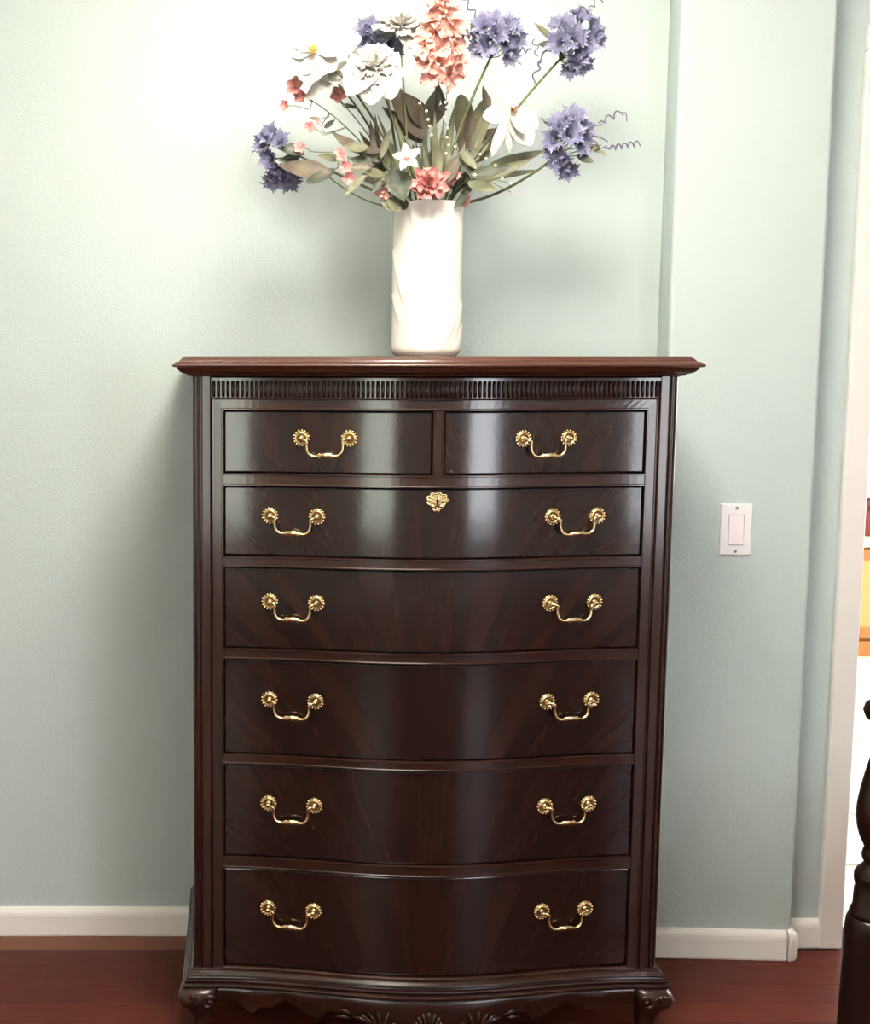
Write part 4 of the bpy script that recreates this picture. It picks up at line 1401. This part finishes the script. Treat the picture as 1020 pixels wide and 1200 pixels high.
foliage('dark serrated leaf in front of the rim, beside the coral rose', at(472, 205, 2.615), [(462, 198, 2.62, 474, 236, 2.585, 0.024, M_LEAFD, 'lance', 0.5, 0.3, (0, -1, 0.3), 0.004, 'leaf', 0.25, 15), (455, 232, 2.615, 470, 248, 2.60, 0.012, M_LEAF, 'round'), (448, 236, 2.62, 466, 246, 2.60, 0.010, M_LEAF, 'round')], bow=0.1)
foliage('large brown leaves in the heart of the bouquet', at(486, 140, 2.69), [
    (500, 164, 2.69, 454, 92, 2.67, 0.026, M_LEAFB, 'lance'), (504, 150, 2.70, 474, 108, 2.66, 0.022, M_LEAFB, 'lance'), (500, 168, 2.71, 448, 124, 2.70, 0.018, M_LEAFB, 'lance'), (500, 140, 2.70, 516, 100, 2.69, 0.014, M_LEAFB, 'lance'), (498, 150, 2.70, 526, 118, 2.70, 0.014, M_LEAFB)], bow=0.05, m=M_LEAFB)
foliage('grey green leaves behind the green cornflower stem', at(552, 140, 2.74), [
    (552, 176, 2.74, 540, 110, 2.74, 0.024, M_LEAF, 'round'), (548, 170, 2.74, 574, 112, 2.73, 0.018, M_LEAF, 'round'), (556, 168, 2.73, 584, 150, 2.71, 0.014, M_LEAFB, 'lance'), (574, 130, 2.70, 566, 100, 2.69, 0.008, M_LEAFB)], bow=0.1)
foliage('upright narrow leaves in the middle of the bouquet', at(505, 160, 2.66), [
    (500, 220, 2.66, 498, 150, 2.64, 0.008, M_LEAFD), (512, 220, 2.65, 510, 128, 2.62, 0.007, M_LEAF), (486, 216, 2.66, 462, 132, 2.66, 0.007, M_LEAF), (520, 220, 2.66, 530, 140, 2.66, 0.007, M_LEAF), (478, 212, 2.67, 442, 132, 2.68, 0.006, M_LEAFB), (470, 210, 2.66, 460, 168, 2.66, 0.012, M_LEAFD), (494, 214, 2.68, 484, 168, 2.68, 0.012, M_LEAFD), (530, 214, 2.64, 522, 160, 2.64, 0.009, M_LEAF), (504, 210, 2.62, 496, 170, 2.60, 0.005, M_LEAF)], bow=0.05)
foliage('small olive leaves rising between the left stems', at(440, 150, 2.68), [(446, 196, 2.68, 440, 132, 2.68, 0.006, M_LEAFB), (452, 200, 2.68, 428, 176, 2.66, 0.010, M_LEAFD), (462, 206, 2.67, 446, 168, 2.66, 0.012, M_LEAF)], bow=0.0)
foliage('grey green blades fanning up behind the coral rose', at(512, 150, 2.64), [
    (498, 228, 2.64, 476, 160, 2.65, 0.009, M_LEAF), (512, 226, 2.63, 520, 144, 2.63, 0.008, M_LEAF), (524, 226, 2.63, 546, 166, 2.64, 0.010, M_LEAF), (488, 226, 2.65, 456, 178, 2.67, 0.011, M_LEAFD), (506, 226, 2.66, 504, 176, 2.66, 0.013, M_LEAFD), (530, 228, 2.66, 560, 190, 2.66, 0.011, M_LEAFD), (492, 222, 2.67, 468, 146, 2.69, 0.009, M_LEAFB), (516, 222, 2.68, 534, 120, 2.70, 0.010, M_LEAF)], bow=0.05)
foliage('olive leaves crowding the left side of the vase mouth', at(440, 196, 2.66), [
    (470, 224, 2.65, 432, 194, 2.63, 0.013, M_LEAF), (468, 218, 2.66, 420, 208, 2.66, 0.010, M_LEAFB), (474, 216, 2.68, 442, 158, 2.70, 0.013, M_LEAFB), (472, 222, 2.63, 446, 212, 2.60, 0.010, M_LEAFD), (464, 214, 2.68, 410, 182, 2.70, 0.010, M_LEAF), (462, 206, 2.69, 420, 152, 2.72, 0.009, M_LEAF)], bow=0.0)
foliage('grey brown crumpled leaves between the pink spike and the orchid', at(556, 150, 2.70), [
    (552, 178, 2.70, 552, 122, 2.68, 0.013, M_LEAFB, 'round', 0.5, 0.4, (0.2, -1, 0.2), 0.005), (556, 176, 2.69, 572, 128, 2.67, 0.012, M_LEAF, 'round', 0.5, 0.4, (-0.2, -1, 0.2), 0.005), (546, 186, 2.70, 536, 138, 2.69, 0.010, M_LEAFB), (560, 184, 2.68, 590, 162, 2.66, 0.010, M_LEAFD), (552, 190, 2.66, 584, 174, 2.64, 0.009, M_LEAF)], bow=0.1, m=M_LEAFD)
foliage('brown tipped leaf sprig above the olive leaves on the left', at(436, 172, 2.64), [
    (444, 190, 2.64, 404, 160, 2.62, 0.011, M_LEAFB, 'lance', 0.4, 0.3, (0, -1, 0.3), 0.004), (440, 182, 2.64, 434, 140, 2.64, 0.007, M_LEAFB), (446, 186, 2.64, 458, 150, 2.64, 0.008, M_LEAF), (438, 188, 2.63, 410, 186, 2.61, 0.010, M_LEAFD), (450, 204, 2.62, 424, 200, 2.59, 0.010, M_LEAF), (452, 208, 2.62, 436, 226, 2.60, 0.010, M_LEAFD)], bow=0.0, m=M_LEAFB)
